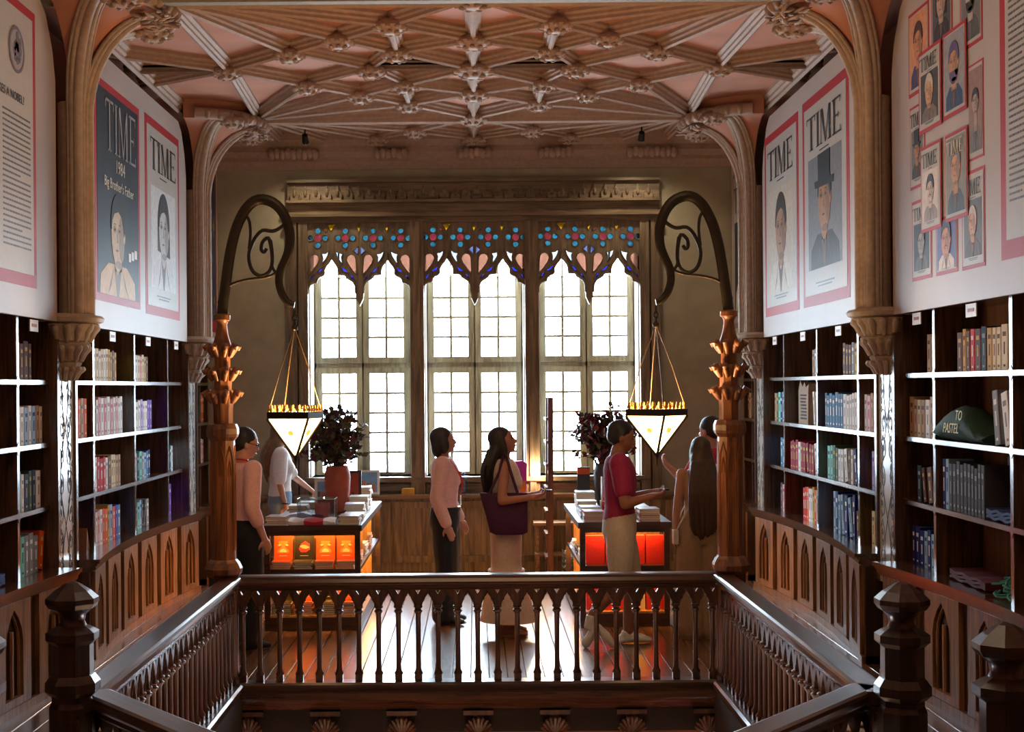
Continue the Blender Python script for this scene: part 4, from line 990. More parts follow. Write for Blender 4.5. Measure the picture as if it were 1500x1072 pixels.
# ================================================================== LAMP POSTS AND LANTERNS
PX = 1.70; PY = 9.36
crz = [(95, 535), (100, 470), (108, 400), (117, 320), (130, 240), (150, 165), (185, 95), (232, 60), (288, 72), (328, 115), (352, 185), (350, 255), (332, 305), (312, 345), (304, 395), (316, 445), (340, 478), (362, 486)]
scr = [[(335, 160), (310, 178), (285, 188), (245, 185), (215, 215), (192, 270), (192, 315), (208, 352), (240, 368), (272, 350), (284, 310), (280, 255), (268, 215), (245, 232), (240, 262), (252, 272), (262, 258)],
       [(68, 480), (80, 440), (125, 400), (190, 382), (255, 374), (292, 360), (318, 330)], [(178, 122), (192, 150), (196, 200), (190, 260)], [(278, 225), (285, 280), (284, 330), (296, 352)]]
def smooth_path(p, k=3):
    P = [Vector(q) for q in p]; out = []
    for i in range(len(P) - 1):
        a, b, c, d = P[max(i - 1, 0)], P[i], P[i + 1], P[min(i + 2, len(P) - 1)]
        for j in range(k):
            t = j / k; out.append(.5 * ((2 * b) + (c - a) * t + (2 * a - 5 * b + 4 * c - d) * t * t + (3 * b - a - 3 * c + d) * t ** 3))
    return out + [P[-1]]
def lamp_post(s, label, lan_label, phi, R_):
    t = thing('lamp_post', label, 'lamp post', (s * PX, PY, 0))
    ob('foot_post', M().lathe([(.115, -.02), (.115, .06), (.10, .08), (.10, .74)], 8, ph=R(22.5)), DARKz, t)
    ob('base_collar', M().lathe([(.10, .74), (.125, .765), (.13, .80), (.11, .84), (.092, .86)], 8, ph=R(22.5)), POSTW, t)
    m = M().lathe([(.088, .85), (.084, 1.0), (.084, 1.66)], 8, ph=R(22.5))
    for k in range(8):
        a = R(45) * k
        d = Vector((math.cos(a), math.sin(a), 0)); sd = Vector((-d.y, d.x, 0)); f = .0795
        for e in (-1, 1): m.tube([d * f + sd * (e * .026) + Vector((0, 0, z)) for z in (.92, 1.50)], .005, 5)
        m.tube([d * f + sd * (.026 * q) + Vector((0, 0, z)) for q, z in ((-1, 1.50), (-.8, 1.55), (0, 1.62), (.8, 1.55), (1, 1.50))], .005, 5)
        m.tube([d * f + sd * (.013 * q) + Vector((0, 0, z)) for q, z in ((-1, 1.42), (-.7, 1.47), (0, 1.52), (.7, 1.47), (1, 1.42))], .004, 5)
    ob('shaft', m, POSTW, t, smooth=30)
    ob('shaft_collar', M().lathe([(.084, 1.655), (.105, 1.68), (.112, 1.70), (.112, 1.735), (.10, 1.765), (.075, 1.77)], 8, ph=R(22.5)), POSTW, t)
    for z0, r0, r1, z1 in ((1.765, .066, .082, 1.98), (1.97, .06, .074, 2.13), (2.12, .052, .068, 2.29)):
        ob('fluted_stem', M().lathe([(r0, z0), (r0 * 1.02, (z0 + z1) / 2), (r1, z1 - .02), (r1 * .8, z1 + .01)], 24, lob=(8, .06)), POSTW, t, smooth=50)
        lr = M()
        for k in range(8):
            a = R(45) * k + R(22.5); d = Vector((math.cos(a), math.sin(a), 0))
            lr.tube([d * (r1 * .85) + Vector((0, 0, z1 - .075)), d * (r1 + .012) + Vector((0, 0, z1 - .03)), d * (r1 + .03) + Vector((0, 0, z1)), d * (r1 + .045) + Vector((0, 0, z1 - .012)), d * (r1 + .04) + Vector((0, 0, z1 - .032))], [.012, .022, .024, .022, .010], 7)
        ob('leaf_crown', lr, POSTW, t, smooth=60)
    ob('finial', M().lathe([(.06, 2.285), (.062, 2.30), (.044, 2.36), (.034, 2.43), (.045, 2.455), (.058, 2.465), (.058, 2.495), (.04, 2.505)], 16), POSTW, t, smooth=40)
    # iron crozier
    def cp(x, y):
        p = at(300 + x / 2.75, 270 + y / 2.75, Y=PY); v = Vector((p.x + PX, 0, p.z))     # relative to the left post
        return Vector((-s * v.x, 0, v.z))
    path = smooth_path([cp(*q) for q in crz]); n = len(path)
    off = Vector((-path[0].x, 0, 2.48 - path[0].z)); path = [q + off * (1 - i / n) for i, q in enumerate(path)]
    rad = [((.036, .026) if i < n * .45 else (.036 - .014 * (i / n - .45) / .55, .026 - .008 * (i / n - .45) / .55)) for i in range(n)]
    ob('iron_crozier', M().tube(path, rad, 8, up=(1, 0, 0)), IRON, t, smooth=50)
    sm = M()
    for k, q in enumerate(scr): sm.tube(smooth_path([cp(*c) + off * .45 for c in q]), .013 if k == 0 else .010, 8)
    ob('iron_scroll', sm, IRON, t, smooth=60)
    # lantern hanging from the hook
    hook = path[-1] + Vector((s * PX, PY, 0))
    hz = hook.z - .02
    la = thing('hanging_lantern', lan_label, 'lantern', (hook.x, hook.y, 0))
    hm = M()
    for k in range(3): hm.tube([(.014 * math.cos(q) * (1 if k % 2 else .2), .014 * math.cos(q) * (.2 if k % 2 else 1), hz - .03 - k * .036 + .024 * math.sin(q)) for q in [2 * PI * i / 10 for i in range(11)]], .006, 6)
    hm.lathe([(.006, hz - .155), (.022, hz - .145), (.022, hz - .125), (.01, hz - .11)], 10)
    ob('hook_chain', hm, IRON, la, smooth=60)
    zc = 1.80; zb = 1.535
    cor = [Vector((R_ * math.cos(phi + k * PI / 2), R_ * math.sin(phi + k * PI / 2), 0)) for k in range(4)]
    rm = M()
    for c in cor: rm.tube([(0, 0, hz - .13), (c.x * .5, c.y * .5, (hz - .13 + zc + .06) / 2), (c.x * .93, c.y * .93, zc + .05)], .0034, 5)
    ob('hanging_rods', rm, plain('brass_rod', (112, 92, 60), .5, .6), la)
    cm = M()
    for k in range(4):
        a, b = cor[k], cor[(k + 1) % 4]
        i0, i1 = a * .93, b * .93
        cm.add([a + Vector((0, 0, zc)), b + Vector((0, 0, zc)), b + Vector((0, 0, zc + .045)), a + Vector((0, 0, zc + .045)), i0 + Vector((0, 0, zc)), i1 + Vector((0, 0, zc)), i1 + Vector((0, 0, zc + .045)), i0 + Vector((0, 0, zc + .045))],
               [(0, 1, 2, 3), (4, 7, 6, 5), (0, 4, 5, 1), (3, 2, 6, 7)])
    ob('crown_band', cm, IRONB, la)
    fl = M()
    for k in range(4):
        a, b = cor[k] * .965, cor[(k + 1) % 4] * .965
        for j in range(6):
            p_ = a.lerp(b, (j + .5) / 6) + Vector((0, 0, zc + .045))
            fl.lathe([(.004, 0), (.014, .008), (.014, .018), (.006, .028), (.009, .036), (.002, .048)], 8, p_)
    ob('gilt_cresting', fl, GOLD, la, smooth=60)
    tip = Vector((0, 0, zb)); LG = glow('lantern_glass_%d' % s, (255, 204, 136), 10.0)
    for k in range(4):
        a, b = cor[k] * .95 + Vector((0, 0, zc)), cor[(k + 1) % 4] * .95 + Vector((0, 0, zc)); c = (a + b + tip) / 3; inn = Vector((0, 0, zc - .08)) - c; inn.normalize(); inn *= .004
        g = ob('glass_panel', M().add([a, b, tip, a + inn, b + inn, tip + inn], [(0, 1, 2), (5, 4, 3), (0, 3, 4, 1), (1, 4, 5, 2), (2, 5, 3, 0)]), LG, la)
        nrm = (b - a).cross(tip - a).normalized(); ctr = a.lerp(b, .5).lerp(tip, .36) ; u_ = (b - a).normalized(); v_ = nrm.cross(u_)
        if nrm.dot(ctr - Vector((0, 0, zc))) < 0: nrm = -nrm
        lm = M(); lm.tube([ctr + nrm * .002 + u_ * (.026 * math.cos(q)) + v_ * (.026 * math.sin(q)) for q in [2 * PI * i / 14 for i in range(15)]], .0025, 5)
        for e in (a, b, tip): lm.tube([ctr + nrm * .002 + (e - ctr).normalized() * .026, e + nrm * .001], .0022, 5)
        ob('leading', lm, IRONB, g)
        lm = M().tube([ctr + nrm * .001, ctr + nrm * .003], .02, 12); ob('amber_roundel', lm, glow('roundel', (236, 190, 90), 1.0), g)
    em = M()
    for k in range(4): em.tube([cor[k] + Vector((0, 0, zc)), tip + Vector((0, 0, -.006))], .0085, 6)
    em.lathe([(.016, zb + .012), (.012, zb - .012), (.004, zb - .03), (.0035, zb - .065), (.001, zb - .075)], 8)
    ob('iron_edges', em, IRONB, la)
    l = bpy.data.lights.new('lantern_bulb', 'POINT'); l.energy = 38; l.color = (1, .66, .32); l.shadow_soft_size = .05
    o = bpy.data.objects.new('lantern_bulb', l); col.objects.link(o); o.location = (hook.x, hook.y, zc + .03)
lamp_post(-1, 'carved oak lamp post with iron crozier arm at left end of balustrade', 'glowing pyramid lantern hanging from the left crozier arm', R(-59), .205)
lamp_post(1, 'carved oak lamp post with iron crozier arm at right end of balustrade', 'glowing pyramid lantern hanging from the right crozier arm', R(-84), .212)

# ================================================================== DISPLAY TABLES
TABW = wood('table_wood', (44, 30, 22), (84, 58, 42), 'x', .35, .3); TABIN = wood('table_inside', (176, 128, 66), (214, 166, 98), 'z', .5)
def table(x0, x1, y0, y1, label):
    t = thing('display_table', label, 'table', (x0, y0, 0)); w_, d_ = x1 - x0, y1 - y0; H = .87; p = .045
    ob('plinth', M().box(0, w_, 0, d_, 0, .11), TABW, t); ob('top', M().box(-.015, w_ + .015, -.015, d_ + .015, H - .05, H), TABW, t)
    ob('middle_shelf', M().box(.01, w_ - .01, .01, d_ - .01, .475, .505), TABW, t); ob('bottom_board', M().box(p, w_ - p, .01, d_ - .01, .11, .125), TABIN, t)
    for x in (0, w_ - p):
        for y in (0, d_ - p): ob('post', M().box(x, x + p, y, y + p, .11, H - .05), TABW, t)
    ob('inner_panel', M().box(p, w_ - p, .30, .325, .125, .475), TABIN, t); ob('inner_panel', M().box(p, w_ - p, .30, .325, .505, H - .05), TABIN, t)
    for k in range(1, 4):
        y = .325 + (d_ - .325) * k / 4
        ob('divider', M().box(.05, w_ - .05, y, y + .02, .125, .475), TABIN, t); ob('divider', M().box(.05, w_ - .05, y, y + .02, .505, H - .05), TABIN, t)
    LED = glow('led_strip', (255, 176, 84), 60.0)
    for z in (.472, H - .052):
        ob('light_strip', M().box(p + .02, w_ - p - .02, .03, .045, z - .008, z), LED, t)
        for x in (.06, w_ - .075): ob('light_strip', M().box(x, x + .015, .36, d_ - .05, z - .008, z), LED, t)
    for z in (.475, H - .05): ob('apron', M().box(p, w_ - p, .004, .024, z - .035, z), TABW, t)
    return t
TL = (-1.757, -.965, 11.52, 13.92); TR = (.855, 1.60, 11.60, 13.45)
table(*TL, 'dark wooden display table on the left with lit shelves of orange books')
table(*TR, 'dark wooden display table on the right with lit shelves of red books')
# books standing face-out on stacks
EMB = {}
def faceout(col_, emb):
    k = (col_, emb)
    if k not in EMB:
        m = M(); m.box(-.5, .5, -.5, -.42, 0, 1); m.box(-.5, .5, .42, .5, 0, 1); m.box(-.5, -.47, -.42, .42, 0, 1); m.cur = 1; m.box(-.47, .48, -.42, .42, .01, .99); m.cur = 2
        def E_(poly, c): m.cur = c; m.prism(poly, -.53 - .01 * c, -.5)
        if emb == 'glass':
            E_([(-.24, .78), (.24, .78), (.26, .72), (.10, .56), (.10, .52), (.30, .40), (.32, .28), (-.32, .28), (-.30, .40), (-.10, .52), (-.10, .56), (-.26, .72)], 2)
            E_([(-.20, .30), (-.16, .40), (0, .46), (.16, .40), (.20, .30)], 3); E_([(-.3, .60), (-.2, .66), (-.1, .62), (-.2, .56)], 3); E_([(.3, .60), (.2, .66), (.1, .62), (.2, .56)], 3)
        elif emb == 'bird':
            E_([(-.30, .44), (-.18, .66), (.05, .78), (.28, .66), (.30, .42), (.10, .30), (-.18, .30)], 2); E_([(-.25, .55), (-.1, .62), (.1, .60), (.3, .50), (.1, .44), (-.1, .46)], 3)
        if emb: E_([(-.22, .14), (.22, .14), (.22, .165), (-.22, .165)], 3)
        cols = {'orange': (232, 96, 40), 'black': (52, 46, 30), 'red': (214, 50, 40), 'cream': (232, 206, 150)}
        e2 = {'glass': (214, 150, 70), 'bird': (200, 70, 70)}.get(emb, (200, 150, 70)); e3 = {'glass': (240, 220, 170), 'bird': (230, 200, 140)}.get(emb, (230, 190, 120))
        EMB[k] = m.mesh('display_book', [plain('jacket_' + col_, cols[col_], .4, coat=.2), PAGES, plain('emblem_a_%s' % emb, e2, .4), plain('emblem_b_%s' % emb, e3, .4)])
    return EMB[k]
FLATB = {}
def flat_book(c):
    if c not in FLATB:
        m = M(); m.box(-.5, .5, -.5, .5, 0, .12); m.box(-.5, .5, -.5, .5, .88, 1); m.box(-.5, -.47, -.5, .5, .12, .88); m.cur = 1; m.box(-.47, .48, -.48, .48, .12, .88)
        rgb = {'orange': (206, 100, 52), 'olive': (110, 100, 62), 'white': (236, 234, 232), 'red': (206, 60, 50), 'brown': (140, 84, 52), 'lilac': (204, 196, 220), 'black': (36, 36, 42), 'crimson': (170, 30, 60), 'cream': (232, 222, 200)}[c]
        FLATB[c] = m.mesh('stacked_book', [plain('flat_' + c, rgb, .4, coat=.2), PAGES])
    return FLATB[c]
def stack(x, y, z, n, c, w_, d_, th, where, grp, rnd):
    for k in range(n):
        cc = c[k % len(c)]
        pos = 'top' if k == n - 1 else ('bottom' if k == 0 else ORD[k] + ' from bottom')
        o = link('stacked_book', flat_book(cc), None, (x + rnd.uniform(-.006, .006), y + rnd.uniform(-.006, .006), z + .001 + k * (th + .0006)), (0, 0, rnd.uniform(-.05, .05)), (w_, d_, th))
        tag(o, '%s %s book, %s' % (pos, cc, where), 'book', grp)
    return z + .001 + n * (th + .0006)
rnd = random.Random(21)
xs = [TL[0] + .045 + .02 + .08 + i * .178 for i in range(4)]; xs = [-1.622, -1.445, -1.268, -1.095]
cols_u = ['orange', 'black', 'orange', 'orange']; cols_l = ['black', 'orange', 'black', 'orange']
names4 = ['leftmost', 'second', 'third', 'rightmost']
for row, (z, cs, n, hh) in enumerate(((.505, cols_u, 4, .225), (.125, cols_l, 6, .17))):
    for i, x in enumerate(xs):
        rn = ['upper', 'lower'][row]
        zt = stack(x, TL[2] + .13, z, n, ['orange' if cs[i] == 'orange' else 'olive'], .155, .20, .0155 if row == 0 else .017, 'in the %s stack on %s lit shelf, left table' % (names4[i], rn), 'books stacked in the left table', rnd)
        o = link('display_book', faceout(cs[i], 'glass' if cs[i] == 'orange' else 'bird'), None, (x, TL[2] + .16, zt + .002), (R(-7), 0, 0), (.155, .022, min(hh, (.82 if row == 0 else .472) - zt - .055)))
        tag(o, '%s %s book facing out on the %s lit shelf, left table' % (names4[i], cs[i], rn), 'book', 'face-out books on the left table')
xr = [TR[0] + .045 + .09 + i * .168 for i in range(4)]
for row, (z, hh) in enumerate(((.505, .24), (.125, .26))):
    rn = ['upper', 'lower'][row]
    for i, x in enumerate(xr):
        cc = 'cream' if (row == 1 and i == 2) else 'red'
        o = link('display_book', faceout(cc, None), None, (x, TR[2] + .15, z + .002), (0, 0, 0), (.158, .10, hh)); tag(o, '%s thick %s volume facing out on the %s lit shelf, right table' % (names4[i], cc, rn), 'book', 'face-out books on the right table')
# side shelves of the left table
for k, (y, c) in enumerate(((12.10, 'orange'), (12.63, 'white'), (13.15, 'orange'))):
    stack(-1.09, y, .505, 4 + k, [c], .19, .24, .02, 'in the %s stack on the side shelf of left table' % ORD[k], 'books in the side of the left table', rnd)
for k, (y, c) in enumerate(((12.12, 'white'), (12.50, 'black'), (12.885, 'white'))):
    stack(.98, y, .505, 4, [c], .19, .24, .02, 'in the %s stack on the side shelf of right table' % ORD[k], 'books in the side of the right table', rnd)
# stacks on top of the tables
tops = [(-1.66, 11.66, 4, ['cream', 'brown', 'cream', 'brown'], 'front left corner of left table'), (-1.06, 11.68, 4, ['cream', 'brown', 'white', 'brown'], 'front right corner of left table'), (-1.06, 12.05, 3, ['white', 'black', 'white'], 'right edge of left table, second pile'),
        (-1.08, 12.45, 6, ['white', 'lilac'], 'right edge of left table, third pile'), (-1.08, 12.85, 8, ['white'], 'right edge of left table, fourth pile'), (-1.09, 13.3, 11, ['white', 'white', 'cream'], 'right edge of left table, tall fifth pile'),
        (-1.62, 12.75, 4, ['cream', 'black', 'olive'], 'left edge of left table, middle pile'), (-1.60, 13.3, 3, ['white', 'lilac'], 'left edge of left table, far pile'),
        (.98, 11.74, 5, ['white', 'crimson', 'lilac'], 'front left corner of right table'), (1.44, 11.72, 6, ['crimson', 'white', 'brown'], 'front right corner of right table'), (1.20, 11.80, 4, ['white', 'lilac'], 'front middle of right table'), (.98, 12.15, 5, ['lilac', 'white'], 'left edge of right table, second pile'),
        (.99, 12.55, 6, ['white'], 'left edge of right table, third pile'), (1.00, 12.95, 9, ['white', 'cream'], 'left edge of right table, fourth pile'), (1.42, 12.2, 4, ['white', 'black'], 'right edge of right table, second pile'), (1.22, 12.35, 4, ['white', 'lilac'], 'middle of right table')]
for x, y, n, c, wh in tops: stack(x, y, .87, n, c, .17, .235, .017, 'in pile at ' + wh, 'books piled on the tables', rnd)
# cloth with a red band, clear box
t = thing('table_runner', 'white and red folded cloth along the front of left table', 'cloth', (-1.36, 11.60, .871))
for nm, a, b_, mt in (('white_end', -.20, -.07, 'runner_white'), ('red_band', -.07, .09, 'runner_red'), ('white_end', .09, .19, 'runner_white')):
    vs = []
    for i in range(7):
        x = a + (b_ - a) * i / 6
        for y, z in ((-.07, .002), (-.075, .03), (-.03, .045), (.07, .05), (.08, .002)): vs.append((x, y, z + .006 * math.sin(x * 40 + y * 30) * (z > .01)))
    ob(nm, M().add(vs, [(i * 5 + j, i * 5 + (j + 1) % 5, (i + 1) * 5 + (j + 1) % 5, (i + 1) * 5 + j) for i in range(6) for j in range(5)] + [(0, 1, 2, 3, 4), (30, 31, 32, 33, 34)]), plain(mt, (226, 224, 226) if 'white' in mt else (190, 34, 60), .5), t, smooth=60)
t = thing('acrylic_box', 'clear acrylic box with a pink card inside on left table', 'box', (-1.36, 11.90, .871))
CL = glass('clear_acrylic', (.86, .88, .88), .10); EDGE = plain('acrylic_edge', (170, 178, 178), .2)
for (a, b_, c, d) in ((-.16, -.154, -.1, .1), (.154, .16, -.1, .1), (-.154, .154, -.1, -.094), (-.154, .154, .094, .1)): ob('side', M().box(a, b_, c, d, 0, .19), CL, t)
ob('lid', M().box(-.162, .162, -.102, .102, .19, .197), CL, t)
m = M()
for x in (-.158, .158):
    for y in (-.098, .098): m.tube([(x, y, 0), (x, y, .19)], .003, 5)
m.tube([(-.158, -.1, .192), (.158, -.1, .192), (.158, .1, .192), (-.158, .1, .192), (-.158, -.1, .192)], .003, 5); ob('edges', m, EDGE, t)
ob('pink_card', M().box(-.02, .10, .0, .01, .01, .15), plain('pink_card', (210, 110, 110), .6), t); ob('grey_card', M().box(-.04, .06, -.05, -.04, .01, .06), plain('grey_card', (110, 110, 116), .6), t)
folded_t = M().prism([(-.14, 0), (.14, 0), (.15, .02), (.04, .05), (-.08, .035), (-.15, .015)], -.09, .09); o = ob('folded_paper', folded_t, plain('lilac_paper', (196, 186, 214), .6), None, (-1.55, 12.2, .871)); tag(o, 'lilac folded paper behind the front left pile, left table', 'paper')
# framed photographs
for x, y, z, lab in ((-1.42, 13.25, .871, 'small framed coast photograph left of the vase on left table'), (-1.18, 15.24, .836, 'small framed coast photograph on the counter under the left window')):
    t = thing('framed_photograph', lab, 'picture', (x, y, z)); framed(t, .24, .27, plain('frame_white', (232, 232, 230), .5), plain('photo_sky', (120, 170, 210), .5), plain('photo_land', (96, 110, 120), .5))
t = thing('framed_photograph', 'dark framed sign standing right of the vase on left table', 'picture', (-1.18, 13.05, .871 + .0)); framed(t, .2, .36, plain('frame_black', (40, 32, 30), .4), plain('sign_red', (150, 60, 50), .5), plain('sign_dark', (60, 50, 50), .5))

# vases with dark red foliage
TERR = plain('terracotta', (176, 84, 58), .55, var=.12); LEAFM = [plain('leaf_burgundy', (96, 30, 42), .5), plain('leaf_olive', (86, 84, 52), .5), plain('leaf_dark', (58, 40, 44), .5), plain('leaf_red', (150, 44, 50), .5)]
def bouquet(loc, k, seed, olive, label, vmat, hv=.36):
    t = thing('flower_vase', label, 'vase', loc)
    ob('vase', M().lathe([(.075 * k, 0), (.085 * k, .01), (.115 * k, .18 * hv / .36), (.12 * k, .28 * hv / .36), (.105 * k, .34 * hv / .36), (.10 * k, hv), (.085 * k, hv), (.09 * k, hv - .05)], 24), vmat, t, smooth=50)
    r_ = random.Random(seed); st = M(); lf = M()
    for i in range(70):
        a = r_.uniform(0, 2 * PI); sp = r_.uniform(.05, .34) * k; hh = hv + r_.uniform(.10, .52) * k * (1.1 - sp * .9)
        tip = Vector((math.cos(a) * sp, math.sin(a) * sp, hh)); mid = Vector((tip.x * .4, tip.y * .4, hv + (hh - hv) * .55))
        P = smooth_path([Vector((tip.x * .1, tip.y * .1, hv - .1)), mid, tip], 4); st.tube(P, .004, 4)
        for q in range(16):
            p_ = P[min(len(P) - 1, 3 + int(q * (len(P) - 3) / 16))] + Vector((r_.uniform(-.02, .02), r_.uniform(-.02, .02), r_.uniform(-.02, .02)))
            d = Vector((r_.uniform(-1, 1), r_.uniform(-1, 1), r_.uniform(-.2, 1))).normalized(); sd = d.cross(Vector((r_.uniform(-1, 1), r_.uniform(-1, 1), r_.uniform(-1, 1)))).normalized(); L = r_.uniform(.055, .10) * k
            up = d.cross(sd) * .008
            lf.cur = r_.choice((0, 0, 2, 2, 3, 1) if olive < .5 else (1, 1, 1, 0, 2, 2)); lf.add([p_, p_ + d * L * .5 + sd * L * .3 + up, p_ + d * L, p_ + d * L * .5 - sd * L * .3 + up], [(0, 1, 2, 3)])
    ob('stems', st, LEAFM[1], t)['kind'] = 'stuff'
    o = link('foliage', lf.mesh('foliage', LEAFM, recalc=False), t); o['kind'] = 'stuff'
bouquet((-1.27, 12.75, .871), 1.0, 3, 1, 'tall terracotta vase of olive and burgundy leaves on left table', TERR, .42)
bouquet((1.22, 13.15, .871), 1.0, 8, 0, 'vase of dark burgundy leaves behind the man, right table', plain('vase_dark', (60, 50, 50), .4), .40)
# standing sign and red boxes on the right table
t = thing('standing_sign', 'black sign with an orange header standing on right table', 'sign', (1.02, 13.32, .871)); ob('board', M().box(-.06, .06, -.01, .01, 0, .36), plain('sign_black', (46, 42, 42), .5), t); ob('header', M().box(-.06, .06, -.014, -.009, .29, .35), plain('sign_orange', (226, 92, 40), .5), t)
for k, (x, y, h) in enumerate(((1.19, 12.72, .30), (1.16, 12.5, .1))):
    t = thing('red_box', ['tall red box with white edge in front of burgundy leaves', 'low red striped box in front of the tall red box'][k], 'box', (x, y, .871)); ob('box_body', M().box(-.05, .05, -.05, .05, 0, h), plain('box_red', (214, 50, 40), .4), t); ob('white_edge', M().box(-.054, -.044, -.054, .054, 0, h + .004), plain('box_white', (236, 230, 226), .5), t)

# ================================================================== THINGS BY THE BACK WALL
# rolling ladder seen from its side
t = thing('wooden_ladder', 'tall narrow dark wooden ladder standing beside the right window pilaster', 'ladder', (.78, 14.34, 0)); LADW = wood('ladder_wood', (74, 42, 28), (120, 72, 48), 'z', .4)
tp_ = at(803, 582, Y=14.34); dx = tp_.x - .76
for y in (-.20, .20): ob('stile', M().add([(-.035 + x_, y + yy, z_) for z_, x_ in ((0, -.03), (tp_.z, dx)) for x_, yy in ((x_, -.015), (x_ + .055, -.015), (x_ + .055, .015), (x_, .015))], [(0, 1, 2, 3), (4, 5, 6, 7), (0, 1, 5, 4), (1, 2, 6, 5), (2, 3, 7, 6), (3, 0, 4, 7)]), LADW, t)
for k in range(7):
    z = .25 + k * .235; x = -.03 + (dx + .03) * z / tp_.z - .035
    ob('rung', M().box(x - .022, x + .05, -.21, .21, z, z + .025), LADW, t)
# step stool, waste basket
t = thing('step_stool', 'small light wooden step stool under the right window', 'stool', (.88, 14.80, 0)); SW = wood('stool_wood', (130, 92, 60), (184, 140, 98), 'x', .5)
for s in (-1, 1):
    ob('side_frame', M().box(s * .24 - .015, s * .24 + .015, -.03, .01, 0, .53), SW, t); ob('side_frame', M().box(s * .24 - .015, s * .24 + .015, .26, .30, 0, .53), SW, t)
ob('step', M().box(-.28, .28, -.05, .32, .53, .56), SW, t); ob('step', M().box(-.27, .10, -.16, .05, .22, .245), SW, t)
for x in (-.25, .08): ob('front_leg', M().box(x, x + .025, -.15, -.12, 0, .22), SW, t)
t = thing('waste_basket', 'grey wire waste basket full of wrappers beside the ladder', 'basket', (1.0, 14.35, 0)); m = M()
for k in range(6): m.tube([(-.12, -.1, .04 + k * .055), (.12, -.1, .04 + k * .055), (.12, .1, .04 + k * .055), (-.12, .1, .04 + k * .055), (-.12, -.1, .04 + k * .055)], .004, 4)
for i in range(9):
    x = -.12 + .03 * i; m.tube([(x, -.1, 0), (x, -.1, .32)], .003, 4); m.tube([(x, .1, 0), (x, .1, .32)], .003, 4)
ob('wire_basket', m, plain('wire_grey', (120, 122, 116), .4, .6), t); m = M(); r_ = random.Random(5)
for k in range(22): m.ell((r_.uniform(-.08, .08), r_.uniform(-.06, .06), r_.uniform(.05, .31)), .035, .03, .025, 6, 4)
ob('wrappers', m, plain('wrapper', (150, 150, 140), .4, var=.5), t)['kind'] = 'stuff'
# fuchsia tote hung by the window, bottle, yellow box
p = at(758, 683, Y=15.25); t = thing('fuchsia_bag', 'fuchsia paper bag on the counter behind the woman with the tote', 'bag', (p.x, 15.22, .836))
ob('bag_body', M().prism([(-.09, 0), (.09, 0), (.10, .33), (.05, .36), (-.05, .35), (-.10, .34)], -.05, .05), plain('fuchsia', (190, 50, 170), .5), t); ob('orange_band', M().box(-.085, .085, -.055, -.05, .02, .14), plain('bag_orange', (226, 120, 40), .5), t)
p = at(679, 705, Y=15.25); t = thing('water_bottle', 'clear blue water bottle on the counter behind the pink woman', 'bottle', (p.x, 15.25, .836))
ob('bottle', M().lathe([(.03, 0), (.033, .01), (.033, .15), (.028, .17), (.014, .2), (.014, .215)], 14), glass('bottle_blue', (.6, .75, .95), .12), t, smooth=50); ob('cap', M().lathe([(.016, .215), (.016, .235), (.012, .238)], 12), plain('cap_blue', (60, 100, 180), .4), t)
p = at(598, 715, Y=15.25); o = ob('small_box', M().prism([(-.07, 0), (.07, 0), (.07, .055), (.06, .065), (-.06, .065), (-.07, .055)], -.06, .06), plain('box_yellow', (206, 150, 60), .5), None, (p.x, 15.27, .836)); tag(o, 'small yellow box on the counter left of the pink woman', 'box')
# small bright spot lamp on the pilaster
p = at(790, 690, Y=15.2); t = thing('spot_lamp', 'small bright warm bulb beside the right pilaster', 'lamp', (p.x - .02, 15.30, p.z)); ob('bulb', M().ell((0, 0, 0), .022, .022, .022, 12, 8), glow('spot_bulb', (255, 236, 200), 60), t, smooth=80); ob('holder', M().tube([(0, .02, 0), (0, .055, 0)], .014, 10), IRON, t)
l = bpy.data.lights.new('spot_lamp_light', 'POINT'); l.energy = 14; l.color = (1, .8, .5); l.shadow_soft_size = .03; o = bpy.data.objects.new('spot_lamp_light', l); col.objects.link(o); o.location = (p.x - .02, 15.24, p.z)
# two small spotlights under the far ceiling
for k, px in enumerate((447, 940)):
    p = at(px, 221, Y=14.75); t = thing('ceiling_spotlight', ['small black spotlight under the far left ceiling', 'small black spotlight under the far right ceiling'][k], 'spotlight', (p.x, 14.75, CZ - .10), group='spotlights by the window wall')
    ob('stem', M().tube([(0, 0, .10), (0, 0, -.03)], .008, 8), IRONB, t); ob('body', M().tube([(0, -.03, -.03), (0, .02, -.075), (0, .04, -.095)], [.03, .034, .036], 14), IRONB, t, smooth=40)
    ob('lens', M().tube([(0, .038, -.093), (0, .043, -.098)], .03, 14), glow('spot_lens', (255, 232, 190), 6), t)
    l = bpy.data.lights.new('ceiling_spotlight_lamp', 'SPOT'); l.energy = 26; l.color = (1, .86, .62); l.spot_size = R(130); l.spot_blend = .8; l.shadow_soft_size = .04
    o = bpy.data.objects.new('ceiling_spotlight_lamp', l); col.objects.link(o); o.location = (p.x, 14.83, CZ - .24); o.rotation_euler = (R(8), 0, 0)
